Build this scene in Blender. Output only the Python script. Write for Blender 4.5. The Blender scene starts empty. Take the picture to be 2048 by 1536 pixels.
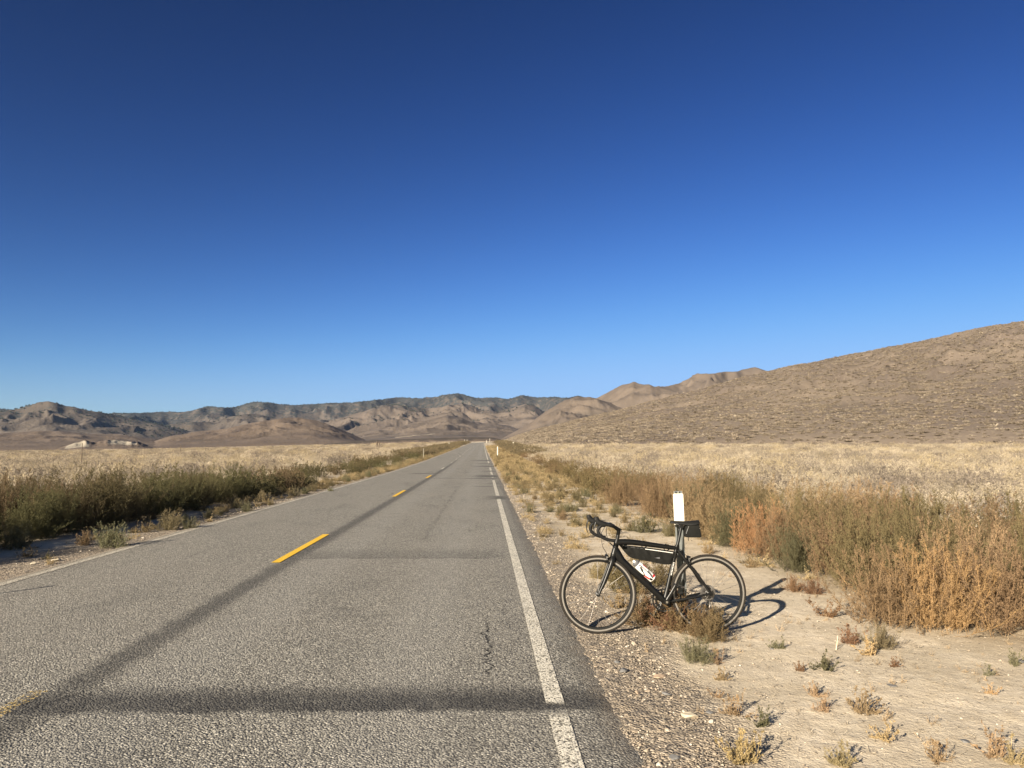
import bpy, math, random
import numpy as np
from mathutils import Matrix, Vector

# ------------------------------------------------------------------ camera, sky, sun, exposure
scene = bpy.context.scene
F_PX = 1560.0; CX, CY = 1024.0, 768.0; CAM_H = 1.64
YAW = math.atan((1024 - 968) / F_PX); PITCH = math.atan((893 - 768) / F_PX)
cam_d = bpy.data.cameras.new('camera'); cam = bpy.data.objects.new('camera', cam_d)
scene.collection.objects.link(cam); scene.camera = cam
cam.location = (0, 0, CAM_H); cam.rotation_euler = (math.pi / 2 + PITCH, 0, -YAW)
cam_d.sensor_width = 36; cam_d.lens = F_PX / 2048 * 36; cam_d.clip_start = 0.1; cam_d.clip_end = 30000
SUN_AZ = math.radians(37); SUN_EL = math.radians(20.5)      # shadows run 37 degrees right of the road
world = bpy.data.worlds.new('World'); scene.world = world; world.use_nodes = True
wn = world.node_tree; wn.nodes.clear()
sky = wn.nodes.new('ShaderNodeTexSky'); sky.sky_type = 'NISHITA'; sky.sun_disc = False
sky.sun_elevation = SUN_EL
sky.sun_rotation = math.pi + SUN_AZ
sky.altitude = 1500; sky.air_density = 1.0; sky.dust_density = 0.0; sky.ozone_density = 3.0
bg = wn.nodes.new('ShaderNodeBackground'); bg.inputs[1].default_value = 0.10
wo = wn.nodes.new('ShaderNodeOutputWorld')
def _vm(op, a, v):
    n = wn.nodes.new('ShaderNodeVectorMath'); n.operation = op; wn.links.new(a, n.inputs[0]); n.inputs[1].default_value = v; return n.outputs[0]
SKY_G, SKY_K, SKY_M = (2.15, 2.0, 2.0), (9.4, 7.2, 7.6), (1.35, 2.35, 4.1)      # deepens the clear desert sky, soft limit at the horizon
_sx = wn.nodes.new('ShaderNodeSeparateXYZ'); _cx = wn.nodes.new('ShaderNodeCombineXYZ'); wn.links.new(_vm('MULTIPLY', sky.outputs[0], (.1,) * 3), _sx.inputs[0])
def _wm(op, a, b):
    n = wn.nodes.new('ShaderNodeMath'); n.operation = op
    for q, v in enumerate((a, b)):
        if isinstance(v, (int, float)): n.inputs[q].default_value = v
        else: wn.links.new(v, n.inputs[q])
    return n.outputs[0]
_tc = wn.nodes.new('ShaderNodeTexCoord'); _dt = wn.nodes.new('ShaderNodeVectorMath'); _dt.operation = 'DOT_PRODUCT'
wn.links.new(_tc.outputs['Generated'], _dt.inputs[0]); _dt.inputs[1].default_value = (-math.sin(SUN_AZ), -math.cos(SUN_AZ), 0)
_sd0 = _wm('MAXIMUM', _dt.outputs['Value'], 0.0)       # added warm boost in the sunward sky, out of view, to neutralise blue shadows
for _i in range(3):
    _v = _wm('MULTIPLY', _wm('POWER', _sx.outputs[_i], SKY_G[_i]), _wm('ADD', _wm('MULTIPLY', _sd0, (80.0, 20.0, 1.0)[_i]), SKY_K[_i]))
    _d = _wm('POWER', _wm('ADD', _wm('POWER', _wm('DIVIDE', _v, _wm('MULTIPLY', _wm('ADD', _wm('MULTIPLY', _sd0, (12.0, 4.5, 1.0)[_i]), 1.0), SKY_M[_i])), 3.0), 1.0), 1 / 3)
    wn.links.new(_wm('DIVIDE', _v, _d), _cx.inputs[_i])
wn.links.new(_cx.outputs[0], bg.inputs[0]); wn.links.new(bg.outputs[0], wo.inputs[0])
sun_d = bpy.data.lights.new('sun', 'SUN'); sun = bpy.data.objects.new('sun', sun_d)
scene.collection.objects.link(sun)
sun_d.energy = 4.8; sun_d.angle = math.radians(0.5); sun_d.color = (1.0, 0.88, 0.71)
_sd = Vector((math.sin(SUN_AZ) * math.cos(SUN_EL), math.cos(SUN_AZ) * math.cos(SUN_EL), -math.sin(SUN_EL)))
sun.rotation_euler = _sd.to_track_quat('-Z', 'Y').to_euler()
scene.view_settings.view_transform = 'Standard'; scene.view_settings.look = 'None'
scene.view_settings.exposure = 1.38; scene.view_settings.gamma = 1.0
scene.view_settings.use_curve_mapping = False
scene.cycles.max_bounces = 6; scene.cycles.transparent_max_bounces = 12

rng = np.random.default_rng(7); random.seed(7)
COL = scene.collection
_cam_m = cam.rotation_euler.to_matrix()
def ray(px, py):
    return _cam_m @ Vector(((px - CX) / F_PX, -(py - CY) / F_PX, -1))
def gp(px, py, z=0.0):
    d = ray(px, py); t = (z - CAM_H) / d.z
    return Vector((d.x * t, d.y * t, z))
def az_slope(px, py):
    d = ray(px, py); return math.atan2(d.x, d.y), d.z / math.hypot(d.x, d.y)

# ------------------------------------------------------------------ noise
_P = np.random.default_rng(3).permutation(256); _P = np.concatenate([_P, _P, _P])
_GA = np.random.default_rng(4).uniform(0, 2 * np.pi, 256); _GX, _GY = np.cos(_GA), np.sin(_GA)
def perlin(x, y):
    xi = np.floor(x).astype(int); yi = np.floor(y).astype(int); xf = x - xi; yf = y - yi
    u = xf ** 3 * (xf * (xf * 6 - 15) + 10); v = yf ** 3 * (yf * (yf * 6 - 15) + 10)
    def g(ix, iy, dx, dy):
        h = _P[_P[ix & 255] + (iy & 255)]; return _GX[h] * dx + _GY[h] * dy
    a = g(xi, yi, xf, yf); b = g(xi + 1, yi, xf - 1, yf); c = g(xi, yi + 1, xf, yf - 1); d = g(xi + 1, yi + 1, xf - 1, yf - 1)
    return (a + (b - a) * u + (c - a) * v + (a - b - c + d) * u * v) * 1.5
def fbm(x, y, o=4, s=0.0):
    t = 0; a = 1; n = 0
    for k in range(o):
        t = t + a * perlin(x * 2 ** k + s + 17.3 * k, y * 2 ** k - s + 9.1 * k); n += a; a *= .5
    return t / n
def ridged(x, y, o=4, s=0.0):
    t = 0; a = 1; n = 0; w = 1
    for k in range(o):
        q = 1 - np.abs(perlin(x * 2.1 ** k + s + 31 * k, y * 2.1 ** k + s * .7 - 13 * k)); q = q * q
        t = t + a * q * w; n += a; w = np.clip(q * 1.4, 0, 1); a *= .5
    return t / n
def sstep(a, b, x):
    t = np.clip((x - a) / (b - a), 0, 1); return t * t * (3 - 2 * t)

# ------------------------------------------------------------------ material helpers
class MT:
    def __init__(s, name):
        s.m = bpy.data.materials.new(name); s.m.use_nodes = True; s.t = s.m.node_tree; s.t.nodes.clear()
        s.out = s.t.nodes.new('ShaderNodeOutputMaterial')
        s.b = s.t.nodes.new('ShaderNodeBsdfPrincipled'); s.b.inputs['Specular IOR Level'].default_value = .2
        s.link(s.b.outputs[0], s.out.inputs[0])
    def n(s, typ, **kw):
        nd = s.t.nodes.new(typ)
        for k, v in kw.items(): setattr(nd, k, v)
        return nd
    def link(s, a, b): s.t.links.new(a, b)
    def put(s, sock, v):
        if isinstance(v, bpy.types.NodeSocket): s.link(v, sock)
        else: sock.default_value = v
    def math(s, op, a, b=0.0, clamp=False):
        nd = s.n('ShaderNodeMath', operation=op, use_clamp=clamp); s.put(nd.inputs[0], a); s.put(nd.inputs[1], b); return nd.outputs[0]
    def pos(s): return s.n('ShaderNodeNewGeometry').outputs['Position']
    def obj(s): return s.n('ShaderNodeTexCoord').outputs['Object']
    def xyz(s, v):
        nd = s.n('ShaderNodeSeparateXYZ'); s.link(v, nd.inputs[0]); return nd.outputs
    def noise(s, v, scale, detail=3.0, rough=.55, dist=0.0):
        nd = s.n('ShaderNodeTexNoise'); s.link(v, nd.inputs['Vector']); nd.inputs['Scale'].default_value = scale
        nd.inputs['Detail'].default_value = detail; nd.inputs['Roughness'].default_value = rough; nd.inputs['Distortion'].default_value = dist
        return nd.outputs['Fac']
    def voro(s, v, scale, feature='F1'):
        nd = s.n('ShaderNodeTexVoronoi', feature=feature); s.link(v, nd.inputs['Vector']); nd.inputs['Scale'].default_value = scale
        return nd
    def ramp(s, f, stops, interp='LINEAR'):
        nd = s.n('ShaderNodeValToRGB'); s.put(nd.inputs[0], f); cr = nd.color_ramp; cr.interpolation = interp
        while len(cr.elements) < len(stops): cr.elements.new(.5)
        for e, (p, c) in zip(cr.elements, stops):
            e.position = p; e.color = (c, c, c, 1) if isinstance(c, (int, float)) else (*c, 1)
        return nd.outputs[0]
    def mix(s, f, a, b, mode='MIX'):
        nd = s.n('ShaderNodeMix', data_type='RGBA', blend_type=mode)
        s.put(nd.inputs[0], f)
        for i, v in ((6, a), (7, b)):
            s.put(nd.inputs[i], (*v, 1) if isinstance(v, tuple) else v)
        return nd.outputs[2]
    def map(s, v, a, b, c=0.0, d=1.0):
        nd = s.n('ShaderNodeMapRange', interpolation_type='SMOOTHSTEP'); s.put(nd.inputs[0], v)
        for i, q in enumerate((a, b, c, d)): nd.inputs[i + 1].default_value = q
        return nd.outputs[0]
    def scalev(s, v, sc):
        nd = s.n('ShaderNodeVectorMath', operation='MULTIPLY'); s.link(v, nd.inputs[0]); nd.inputs[1].default_value = sc; return nd.outputs[0]
    def bump(s, h, strength, dist):
        nd = s.n('ShaderNodeBump'); nd.inputs['Strength'].default_value = strength; nd.inputs['Distance'].default_value = dist
        s.link(h, nd.inputs['Height']); s.link(nd.outputs[0], s.b.inputs['Normal'])
    def col(s, c): s.put(s.b.inputs['Base Color'], (*c, 1) if isinstance(c, tuple) else c)
    def rough(s, r): s.put(s.b.inputs['Roughness'], r)
def plain(name, c, rough=.6, metal=0.0, spec=.3, coat=0.0, var=.15, scale=40):
    m = MT(name); f = m.noise(m.obj(), scale, 3)
    m.col(m.mix(f, tuple(q * (1 - var) for q in c), tuple(min(1, q * (1 + var)) for q in c)))
    m.rough(m.math('ADD', m.math('MULTIPLY', f, .2), rough - .1)); m.b.inputs['Metallic'].default_value = metal
    m.b.inputs['Specular IOR Level'].default_value = spec; m.b.inputs['Coat Weight'].default_value = coat
    return m.m

# ------------------------------------------------------------------ mesh helpers
def npmesh(name, V, Fq, mats=(), smooth=False, midx=None, attrs=None, tri=False):
    me = bpy.data.meshes.new(name); V = np.asarray(V, np.float32); Fq = np.asarray(Fq, np.int32); k = Fq.shape[1]
    me.vertices.add(len(V)); me.vertices.foreach_set('co', V.ravel())
    me.loops.add(Fq.size); me.loops.foreach_set('vertex_index', Fq.ravel())
    me.polygons.add(len(Fq)); me.polygons.foreach_set('loop_start', np.arange(0, Fq.size, k, dtype=np.int32))
    me.polygons.foreach_set('loop_total', np.full(len(Fq), k, np.int32))
    if midx is not None: me.polygons.foreach_set('material_index', np.asarray(midx, np.int32))
    me.polygons.foreach_set('use_smooth', np.full(len(Fq), smooth))
    for m in mats: me.materials.append(m)
    for a, (dom, arr) in (attrs or {}).items():
        at = me.attributes.new(a, 'FLOAT', dom); at.data.foreach_set('value', np.asarray(arr, np.float32))
    me.update(calc_edges=True)
    return me
def link(name, me, parent=None):
    o = bpy.data.objects.new(name, me); COL.objects.link(o)
    if parent: o.parent = parent
    return o
def tag(o, label=None, cat=None, group=None, kind=None):
    if label: o['label'] = label
    if cat: o['category'] = cat
    if group: o['group'] = group
    if kind: o['kind'] = kind
    return o
def grid_faces(nu, nv):
    i = np.arange(nu - 1)[:, None] * nv + np.arange(nv - 1)[None, :]; i = i.ravel()
    return np.stack([i, i + nv, i + nv + 1, i + 1], 1)

# ------------------------------------------------------------------ terrain
_ga = np.radians([-80, -34, -22, -12, -5, 0, 8, 80]); _gg = [-.0035, -.0035, -.0005, .0045, .0085, .0105, .0135, .0135]
def G(x, y):
    x = np.asarray(x, float); y = np.asarray(y, float); r = np.hypot(x, y); a = np.arctan2(x, np.maximum(y, 1e-3))
    g = np.interp(a, _ga, _gg); t = (r - 60) / 14
    z = -.045 + g * 14 * np.logaddexp(0, t)
    w = sstep(-9, -7, x) * sstep(5, 3, x)
    z = z + (1 - w) * .10 * fbm(x * .22, y * .22, 3, 5.) * sstep(3, 9, r)
    return z
def cline(y):       # x shift of the road: straight, then bends right at the far end
    return np.where(y > 385, (y - 385) ** 2 / 420, 0) - .0022 * np.clip(y - 60, 0, 320)
RX0, RX1 = -6.02, 0.80

# ground sheet
def axis(c, step, n, grow, lim):
    out = [0.0]; s = step
    for k in range(3000):
        if out[-1] > lim: break
        if k > n: s *= grow
        out.append(out[-1] + s)
    return np.array(out)
ax = axis(0, .06, 70, 1.032, 9000); xs = np.concatenate([-ax[::-1][:-1], ax]) + 2.2
ay = axis(0, .06, 120, 1.03, 9000); by = axis(0, .3, 4, 1.25, 900); ys = np.concatenate([-by[::-1][:-1], ay]) + 2.5
Xg, Yg = np.meshgrid(xs, ys, indexing='ij'); Zg = G(Xg, Yg)
cl = cline(Yg); inroad = sstep(RX0 - .0, RX0 + .25, Xg - cl) * sstep(RX1 + .02, RX1 - .22, Xg - cl)
near = np.exp(-(np.hypot(Xg - 2, Yg) / 30) ** 2)
Zg = Zg + near * (.012 * fbm(Xg * 2.2, Yg * 2.2, 4, 2.) + .006 * fbm(Xg * 9, Yg * 9, 2, 7.)) * (1 - inroad)
Zg = Zg + (.006 + .016 * fbm(Xg * 4, Yg * 2.5, 3, 6.)) * np.exp(-((Xg - cl - RX1 - .15) / .2) ** 2) * (Yg < 60)
Zg = Zg - .07 * inroad - .0012 * np.clip(np.hypot(Xg, Yg) - 150, 0, 200) * inroad
gm_ = npmesh('ground', np.stack([Xg.ravel(), Yg.ravel(), Zg.ravel()], 1), grid_faces(len(xs), len(ys)), smooth=True)

m = MT('sandy_ground'); p = m.pos(); X, Y, Z = m.xyz(p)
n1 = m.noise(p, .9, 4); n2 = m.noise(p, 9, 5, .65); n3 = m.noise(p, 60, 3, .7); n4 = m.noise(p, .12, 3)
sand = m.mix(m.map(n1, .35, .65), (.52, .445, .335), (.655, .565, .435))
sand = m.mix(m.map(n2, .40, .72, 0, .6), sand, (.44, .365, .265)); sand = m.mix(m.map(m.noise(p, 2.6, 6, .7, .6), .5, .68, 0, .55), sand, (.46, .39, .29)); sand = m.mix(m.map(m.noise(m.scalev(p, (1, .5, 1)), 120, 2), .62, .72, 0, .6), sand, (.24, .19, .14))
v1 = m.voro(p, 55); v2 = m.voro(p, 17)
peb = m.math('MULTIPLY', m.map(v1.outputs['Distance'], .30, .22), m.math('GREATER_THAN', m.xyz(v1.outputs['Color'])[0], .72))
sand = m.mix(peb, sand, m.ramp(m.xyz(v1.outputs['Color'])[1], [(0, (.12, .11, .10)), (.5, (.38, .30, .21)), (1, (.62, .55, .44))]))
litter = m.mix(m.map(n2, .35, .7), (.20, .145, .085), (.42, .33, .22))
edge = m.math('ADD', X, m.math('MULTIPLY', m.math('SUBTRACT', m.noise(p, .55, 4), .5), 1.6))
grav = m.math('MULTIPLY', m.map(edge, 1.75, 1.15), m.map(edge, -1, .4))
gl = m.map(edge, -7.6, -6.6); grav = m.math('MAXIMUM', grav, m.math('MULTIPLY', gl, m.map(edge, -4.8, -5.4)))
gcol = m.ramp(m.xyz(v1.outputs['Color'])[2], [(0, (.10, .09, .08)), (.35, (.20, .17, .14)), (.7, (.33, .27, .20)), (1, (.55, .47, .37))])
gcol = m.mix(m.map(n2, .35, .65, 0, .6), gcol, (.34, .275, .20))
c = m.mix(m.math('MULTIPLY', grav, m.map(Y, 60, 20, .5, 1)), sand, gcol)
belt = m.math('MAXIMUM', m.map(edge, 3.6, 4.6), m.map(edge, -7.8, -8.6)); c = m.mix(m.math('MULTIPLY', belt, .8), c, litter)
far = m.math('MULTIPLY', m.map(Y, 14, 60), belt)
straw = m.mix(m.map(n4, .35, .65), (.41, .335, .235), (.49, .41, .30)); straw = m.mix(m.map(m.noise(p, .5, 5, .7), .45, .62, 0, .6), straw, (.35, .28, .19))
c = m.mix(far, c, straw)
# verge litter further up the road
vg = m.math('MULTIPLY', m.map(m.noise(p, 2.3, 5, .7), .42, .6), m.map(Y, 8, 26, .15, .8)); vg = m.math('MULTIPLY', vg, m.map(edge, 1.0, 1.6))
c = m.mix(vg, c, (.30, .225, .12))
m.col(c); m.rough(.95)
h = m.math('ADD', m.math('MULTIPLY', n2, .5), m.math('MULTIPLY', n3, .22)); h = m.math('ADD', h, m.math('MULTIPLY', m.math('SUBTRACT', .5, v1.outputs['Distance']), m.math('ADD', m.math('MULTIPLY', grav, .5), .08)))
h = m.math('ADD', h, m.math('MULTIPLY', m.math('SUBTRACT', .5, v2.outputs['Distance']), m.math('MULTIPLY', grav, .7)))
m.bump(h, 1.0, .03)
gm_.materials.append(m.m); tag(link('ground', gm_), kind='structure')

# ------------------------------------------------------------------ road
ry = np.concatenate([np.arange(-14, 1, .25), np.arange(1, 30, .08), np.arange(30, 120, 1.0), np.arange(120, 620, 4.)])
edge_n = lambda y, s: .05 * fbm(y * 3.1, y * 0 + s, 5) + .03 * fbm(y * .25, y * 0 + s, 2)
rxs = np.array([0, .0001, .012, .1, .3, .5, .7, .9, .988, .9999, 1.0])
V = []
for y in ry:
    cx = float(cline(y)); e0 = RX0 + cx + float(edge_n(np.array([y]), 3.)[0]); e1 = RX1 + cx + float(edge_n(np.array([y]), 8.)[0])
    for k, u in enumerate(rxs):
        x = e0 + (e1 - e0) * u + (-.14 if k == 0 else .14 if k == len(rxs) - 1 else 0)
        z = float(G(cx - 2.6, y)) + .026 + .03 * (1 - ((u - .5) * 2) ** 2) * .6
        if k in (0, len(rxs) - 1): z -= .052
        elif k in (1, len(rxs) - 2): z -= .008
        V.append((x, y, z))
rme = npmesh('road', V, grid_faces(len(ry), len(rxs)), smooth=True)
m = MT('chip_seal_asphalt'); p = m.pos(); X, Y, Z = m.xyz(p)
jx0 = m.math('ADD', X, m.math('MULTIPLY', m.noise(p, .6, 3), .4)); v1 = m.voro(p, 68); v2 = m.voro(p, 140); rc = m.xyz(v1.outputs['Color'])
big = m.noise(p, .35, 3); wn_ = m.noise(p, 3.0, 5, .7)
stone = m.ramp(rc[0], [(0, (.06, .056, .05)), (.25, (.16, .15, .13)), (.6, (.29, .275, .235)), (.85, (.48, .45, .38)), (1, (.75, .70, .60))])
stone = m.mix(.35, stone, m.ramp(m.xyz(v2.outputs['Color'])[1], [(0, (.07, .067, .06)), (1, (.50, .47, .41))]))
trk_ = m.math('MAXIMUM', m.math('MULTIPLY', m.map(m.math('ABSOLUTE', m.math('ADD', jx0, .35)), .5, .1), .16), m.math('MULTIPLY', m.map(m.math('ABSOLUTE', m.math('ADD', jx0, 2.0)), .5, .1), .16))
mott = m.noise(m.scalev(p, (1, .35, 1)), 1.1, 5, .65)
gap = m.map(v1.outputs['Distance'], .50, .74); stone = m.mix(m.math('MULTIPLY', gap, .7), stone, (.03, .029, .028))
stone = m.mix(m.map(big, .3, .7, 0, .28), stone, (.26, .238, .205))
stone = m.mix(m.math('MULTIPLY', m.map(mott, .5, .72), .28), stone, (.10, .096, .088)); stone = m.mix(trk_, stone, (.34, .33, .305))
# wheel tracks a little darker near, tar marks
jit = m.math('MULTIPLY', m.math('SUBTRACT', wn_, .5), .22); jx = m.math('ADD', X, jit); jy = m.math('ADD', Y, m.math('MULTIPLY', jit, 1.4))
def box(x0, x1, sx, y0, y1, sy0, sy1, amt, jx=jx, jy=jy):
    a = m.math('MULTIPLY', m.map(jx, x0 - sx, x0 + sx), m.map(jx, x1 + sx, x1 - sx))
    b = m.math('MULTIPLY', m.map(jy, y0 - sy0, y0 + sy0), m.map(jy, y1 + sy1, y1 - sy1))
    return m.math('MULTIPLY', m.math('MULTIPLY', a, b), amt)
marks = [box(-2.92, -2.66, .09, -20, 75, 1, 20, .62),                       # seam beside the centre line
         box(-3.0, .95, .12, 5.04, 5.50, .05, .22, .82),                    # transverse patch
         box(-2.9, .25, .2, 11.75, 12.5, .04, .6, .33), box(-2.7, .1, .1, 11.70, 11.78, .03, .03, .5),
         box(.66, .95, .06, 2, 40, 3, 12, .3)]
for (xa, xb, ya, yb, am) in [(-.05, .9, 24.6, 26.2, .6), (-.6, .9, 32.0, 32.6, .4), (-.1, .9, 34.2, 35.4, .4), (-1.2, .9, 39.5, 40.4, .5), (-.7, .9, 41.6, 44.4, .6),
                             (-.3, .9, 50, 51.5, .45), (-.9, .9, 60, 63, .5), (-.9, .9, 68, 70, .45), (-1.2, .9, 78, 82, .5), (-4.6, -2.7, 46.5, 47.6, .6),
                             (-3.0, -1.5, 40.0, 40.5, .5), (-1.9, -1.3, 21.8, 21.95, .6), (-1.5, -1.0, 23.9, 24.05, .45), (-2.6, -1.9, 18.4, 18.5, .35)]:
    marks.append(box(xa + .25, xb, .18 + .006 * ya, ya, yb, .15 + .004 * ya, .2 + .004 * ya, am))
tot = marks[0]
for q in marks[1:]: tot = m.math('MAXIMUM', tot, q)
# crack: wandering thin lines
def crack(x0, y0, y1, wob, width, amt):
    w = m.n('ShaderNodeTexNoise'); w.noise_dimensions = '1D'; m.link(Y, w.inputs['W']); w.inputs['Scale'].default_value = 3.2; w.inputs['Detail'].default_value = 6; w.inputs['Roughness'].default_value = .7
    dx = m.math('ABSOLUTE', m.math('SUBTRACT', m.math('SUBTRACT', X, x0), m.math('MULTIPLY', m.math('SUBTRACT', w.outputs[0], .5), wob)))
    ends = m.math('MULTIPLY', m.map(Y, y0 - .15, y0 + .15), m.map(Y, y1 + .3, y1 - .3))
    return m.math('MULTIPLY', m.math('MULTIPLY', m.map(dx, width, width * .3), ends), amt)
cr = m.math('MAXIMUM', crack(.04, 5.8, 7.5, .32, .012, .97), crack(-1.05, 14, 31, .5, .012, .6))
cr = m.math('MAXIMUM', cr, m.math('MULTIPLY', m.math('MULTIPLY', m.map(m.voro(m.scalev(p, (1, .6, 1)), .33, 'DISTANCE_TO_EDGE').outputs['Distance'], .008, .001), m.map(m.noise(p, .5, 2), .55, .70)), .6))
stone = m.mix(m.math('MULTIPLY', tot, m.map(wn_, .25, .6, .75, 1)), stone, m.mix(m.math('MULTIPLY', rc[0], .5), (.022, .022, .023), (.09, .086, .08)))
stone = m.mix(cr, stone, (.012, .012, .012))
# dust near the edges
dust = m.math('MAXIMUM', m.map(m.math('ADD', X, jit), -5.7, -6.1), m.math('MULTIPLY', m.map(m.math('ADD', X, jit), .66, .86), .45)); dust = m.math('MULTIPLY', dust, m.map(wn_, .35, .55))
stone = m.mix(m.math('MULTIPLY', dust, .7), stone, (.36, .29, .21))
m.col(stone); m.rough(.85)
hh = m.math('SUBTRACT', m.math('MULTIPLY', m.math('SUBTRACT', .6, v1.outputs['Distance']), m.math('ADD', .5, rc[1])), m.math('MULTIPLY', cr, 1.5))
m.bump(m.math('ADD', hh, m.math('MULTIPLY', m.math('SUBTRACT', .6, v2.outputs['Distance']), .3)), .9, .010)
rme.materials.append(m.m); tag(link('road', rme), kind='structure')

def strip(name, x0, x1, y0, y1, mat, dz=.006):
    ny = max(4, int((y1 - y0) / (.5 if y1 < 60 else 3))); yy = np.linspace(y0, y1, ny); V = []
    for y in yy:
        cx = float(cline(y)); z0 = float(G(cx - 2.6, y)) + .026
        for x in (x0, (x0 + x1) / 2, x1):
            u = (x - RX0) / (RX1 - RX0); V.append((x + cx, y, z0 + .03 * (1 - ((u - .5) * 2) ** 2) * .6 + dz + .00004 * max(0, y)))
    me = npmesh(name, V, grid_faces(ny, 3), (mat,), smooth=True); return tag(link(name, me), kind='structure')
def paint(name, c, wear0, wear1, gapyy=()):
    m = MT(name); p = m.pos(); X, Y, Z = m.xyz(p)
    v = m.voro(p, 78); n = m.noise(p, 2.2, 4, .6); n2 = m.noise(p, 30, 3)
    m.col(m.mix(m.map(n2, .3, .7, 0, .5), c, tuple(q * .72 for q in c))); m.rough(.7)
    f = m.math('ADD', m.math('MULTIPLY', m.xyz(v.outputs['Color'])[0], .55), m.math('MULTIPLY', n, .45)); f = m.math('ADD', f, m.math('MULTIPLY', m.math('SUBTRACT', .5, v.outputs['Distance']), .5))
    a = m.map(f, wear0, wear1)
    for (ya, yb) in gapyy:
        g = m.math('MULTIPLY', m.map(m.math('ADD', Y, m.math('MULTIPLY', n, .25)), ya, ya + .12), m.map(m.math('ADD', Y, m.math('MULTIPLY', n, .25)), yb + .12, yb)); a = m.math('MULTIPLY', a, m.math('SUBTRACT', 1, g, clamp=True))
    m.put(m.b.inputs['Alpha'], a); m.bump(m.math('SUBTRACT', .5, v.outputs['Distance']), .6, .005)
    return m.m
wht = paint('worn_white_paint', (.74, .69, .58), .27, .50, ((5.02, 5.26), (24.7, 26.3), (38, 41.2), (41.9, 45), (50, 52), (59, 71), (78, 83)))
wht2 = paint('faded_white_paint', (.62, .57, .47), .30, .56)
yel = paint('yellow_paint', (.80, .50, .045), .05, .18); yel2 = paint('worn_yellow_paint', (.66, .48, .18), .55, .80)
strip('edge_line', .405, .525, -10, 560, wht, .006)
strip('edge_line', -5.84, -5.73, -10, 560, wht2, .006)
strip('centre_dash', -3.04, -2.92, 2.6, 5.50, yel2, .006)
for k in range(26): strip('centre_dash', -3.00, -2.88, 11.30 + 14.5 * k, 14.85 + 14.5 * k, yel if k < 3 else wht, .006)

# ------------------------------------------------------------------ hills
def hill_mat(name, lo, hi, dark, veg_scale, dot, pale=None, dotc=None, dotamt=0.0, dotscale=.8, bmp=.6):
    m = MT(name); p = m.pos(); X, Y, Z = m.xyz(p)
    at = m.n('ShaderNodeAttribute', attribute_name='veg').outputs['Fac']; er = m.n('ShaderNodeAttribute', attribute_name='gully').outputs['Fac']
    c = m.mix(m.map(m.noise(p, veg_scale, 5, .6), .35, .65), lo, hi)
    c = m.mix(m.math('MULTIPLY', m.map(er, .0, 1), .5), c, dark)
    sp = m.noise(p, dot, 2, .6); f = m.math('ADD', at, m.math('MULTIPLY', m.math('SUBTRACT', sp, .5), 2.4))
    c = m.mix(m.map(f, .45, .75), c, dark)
    if pale:
        pl = m.n('ShaderNodeAttribute', attribute_name='pale').outputs['Fac']
        c = m.mix(m.map(m.math('ADD', pl, m.math('MULTIPLY', m.math('SUBTRACT', m.noise(p, veg_scale * 3, 5, .7), .5), 1.2)), .5, .75), c, pale)
    if dotc:
        vv = m.voro(p, dotscale); vc = m.xyz(vv.outputs['Color'])
        c = m.mix(m.math('MULTIPLY', m.map(vv.outputs['Distance'], .42, .28), m.math('MULTIPLY', m.math('GREATER_THAN', vc[0], .35), dotamt)), c, dotc)
    m.col(c); m.rough(.95); m.bump(m.math('ADD', m.noise(p, dot * .6, 3, .7), m.math('MULTIPLY', sp, .4)), bmp, .35 / dot)
    return m.m
HILLS = {}
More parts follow.
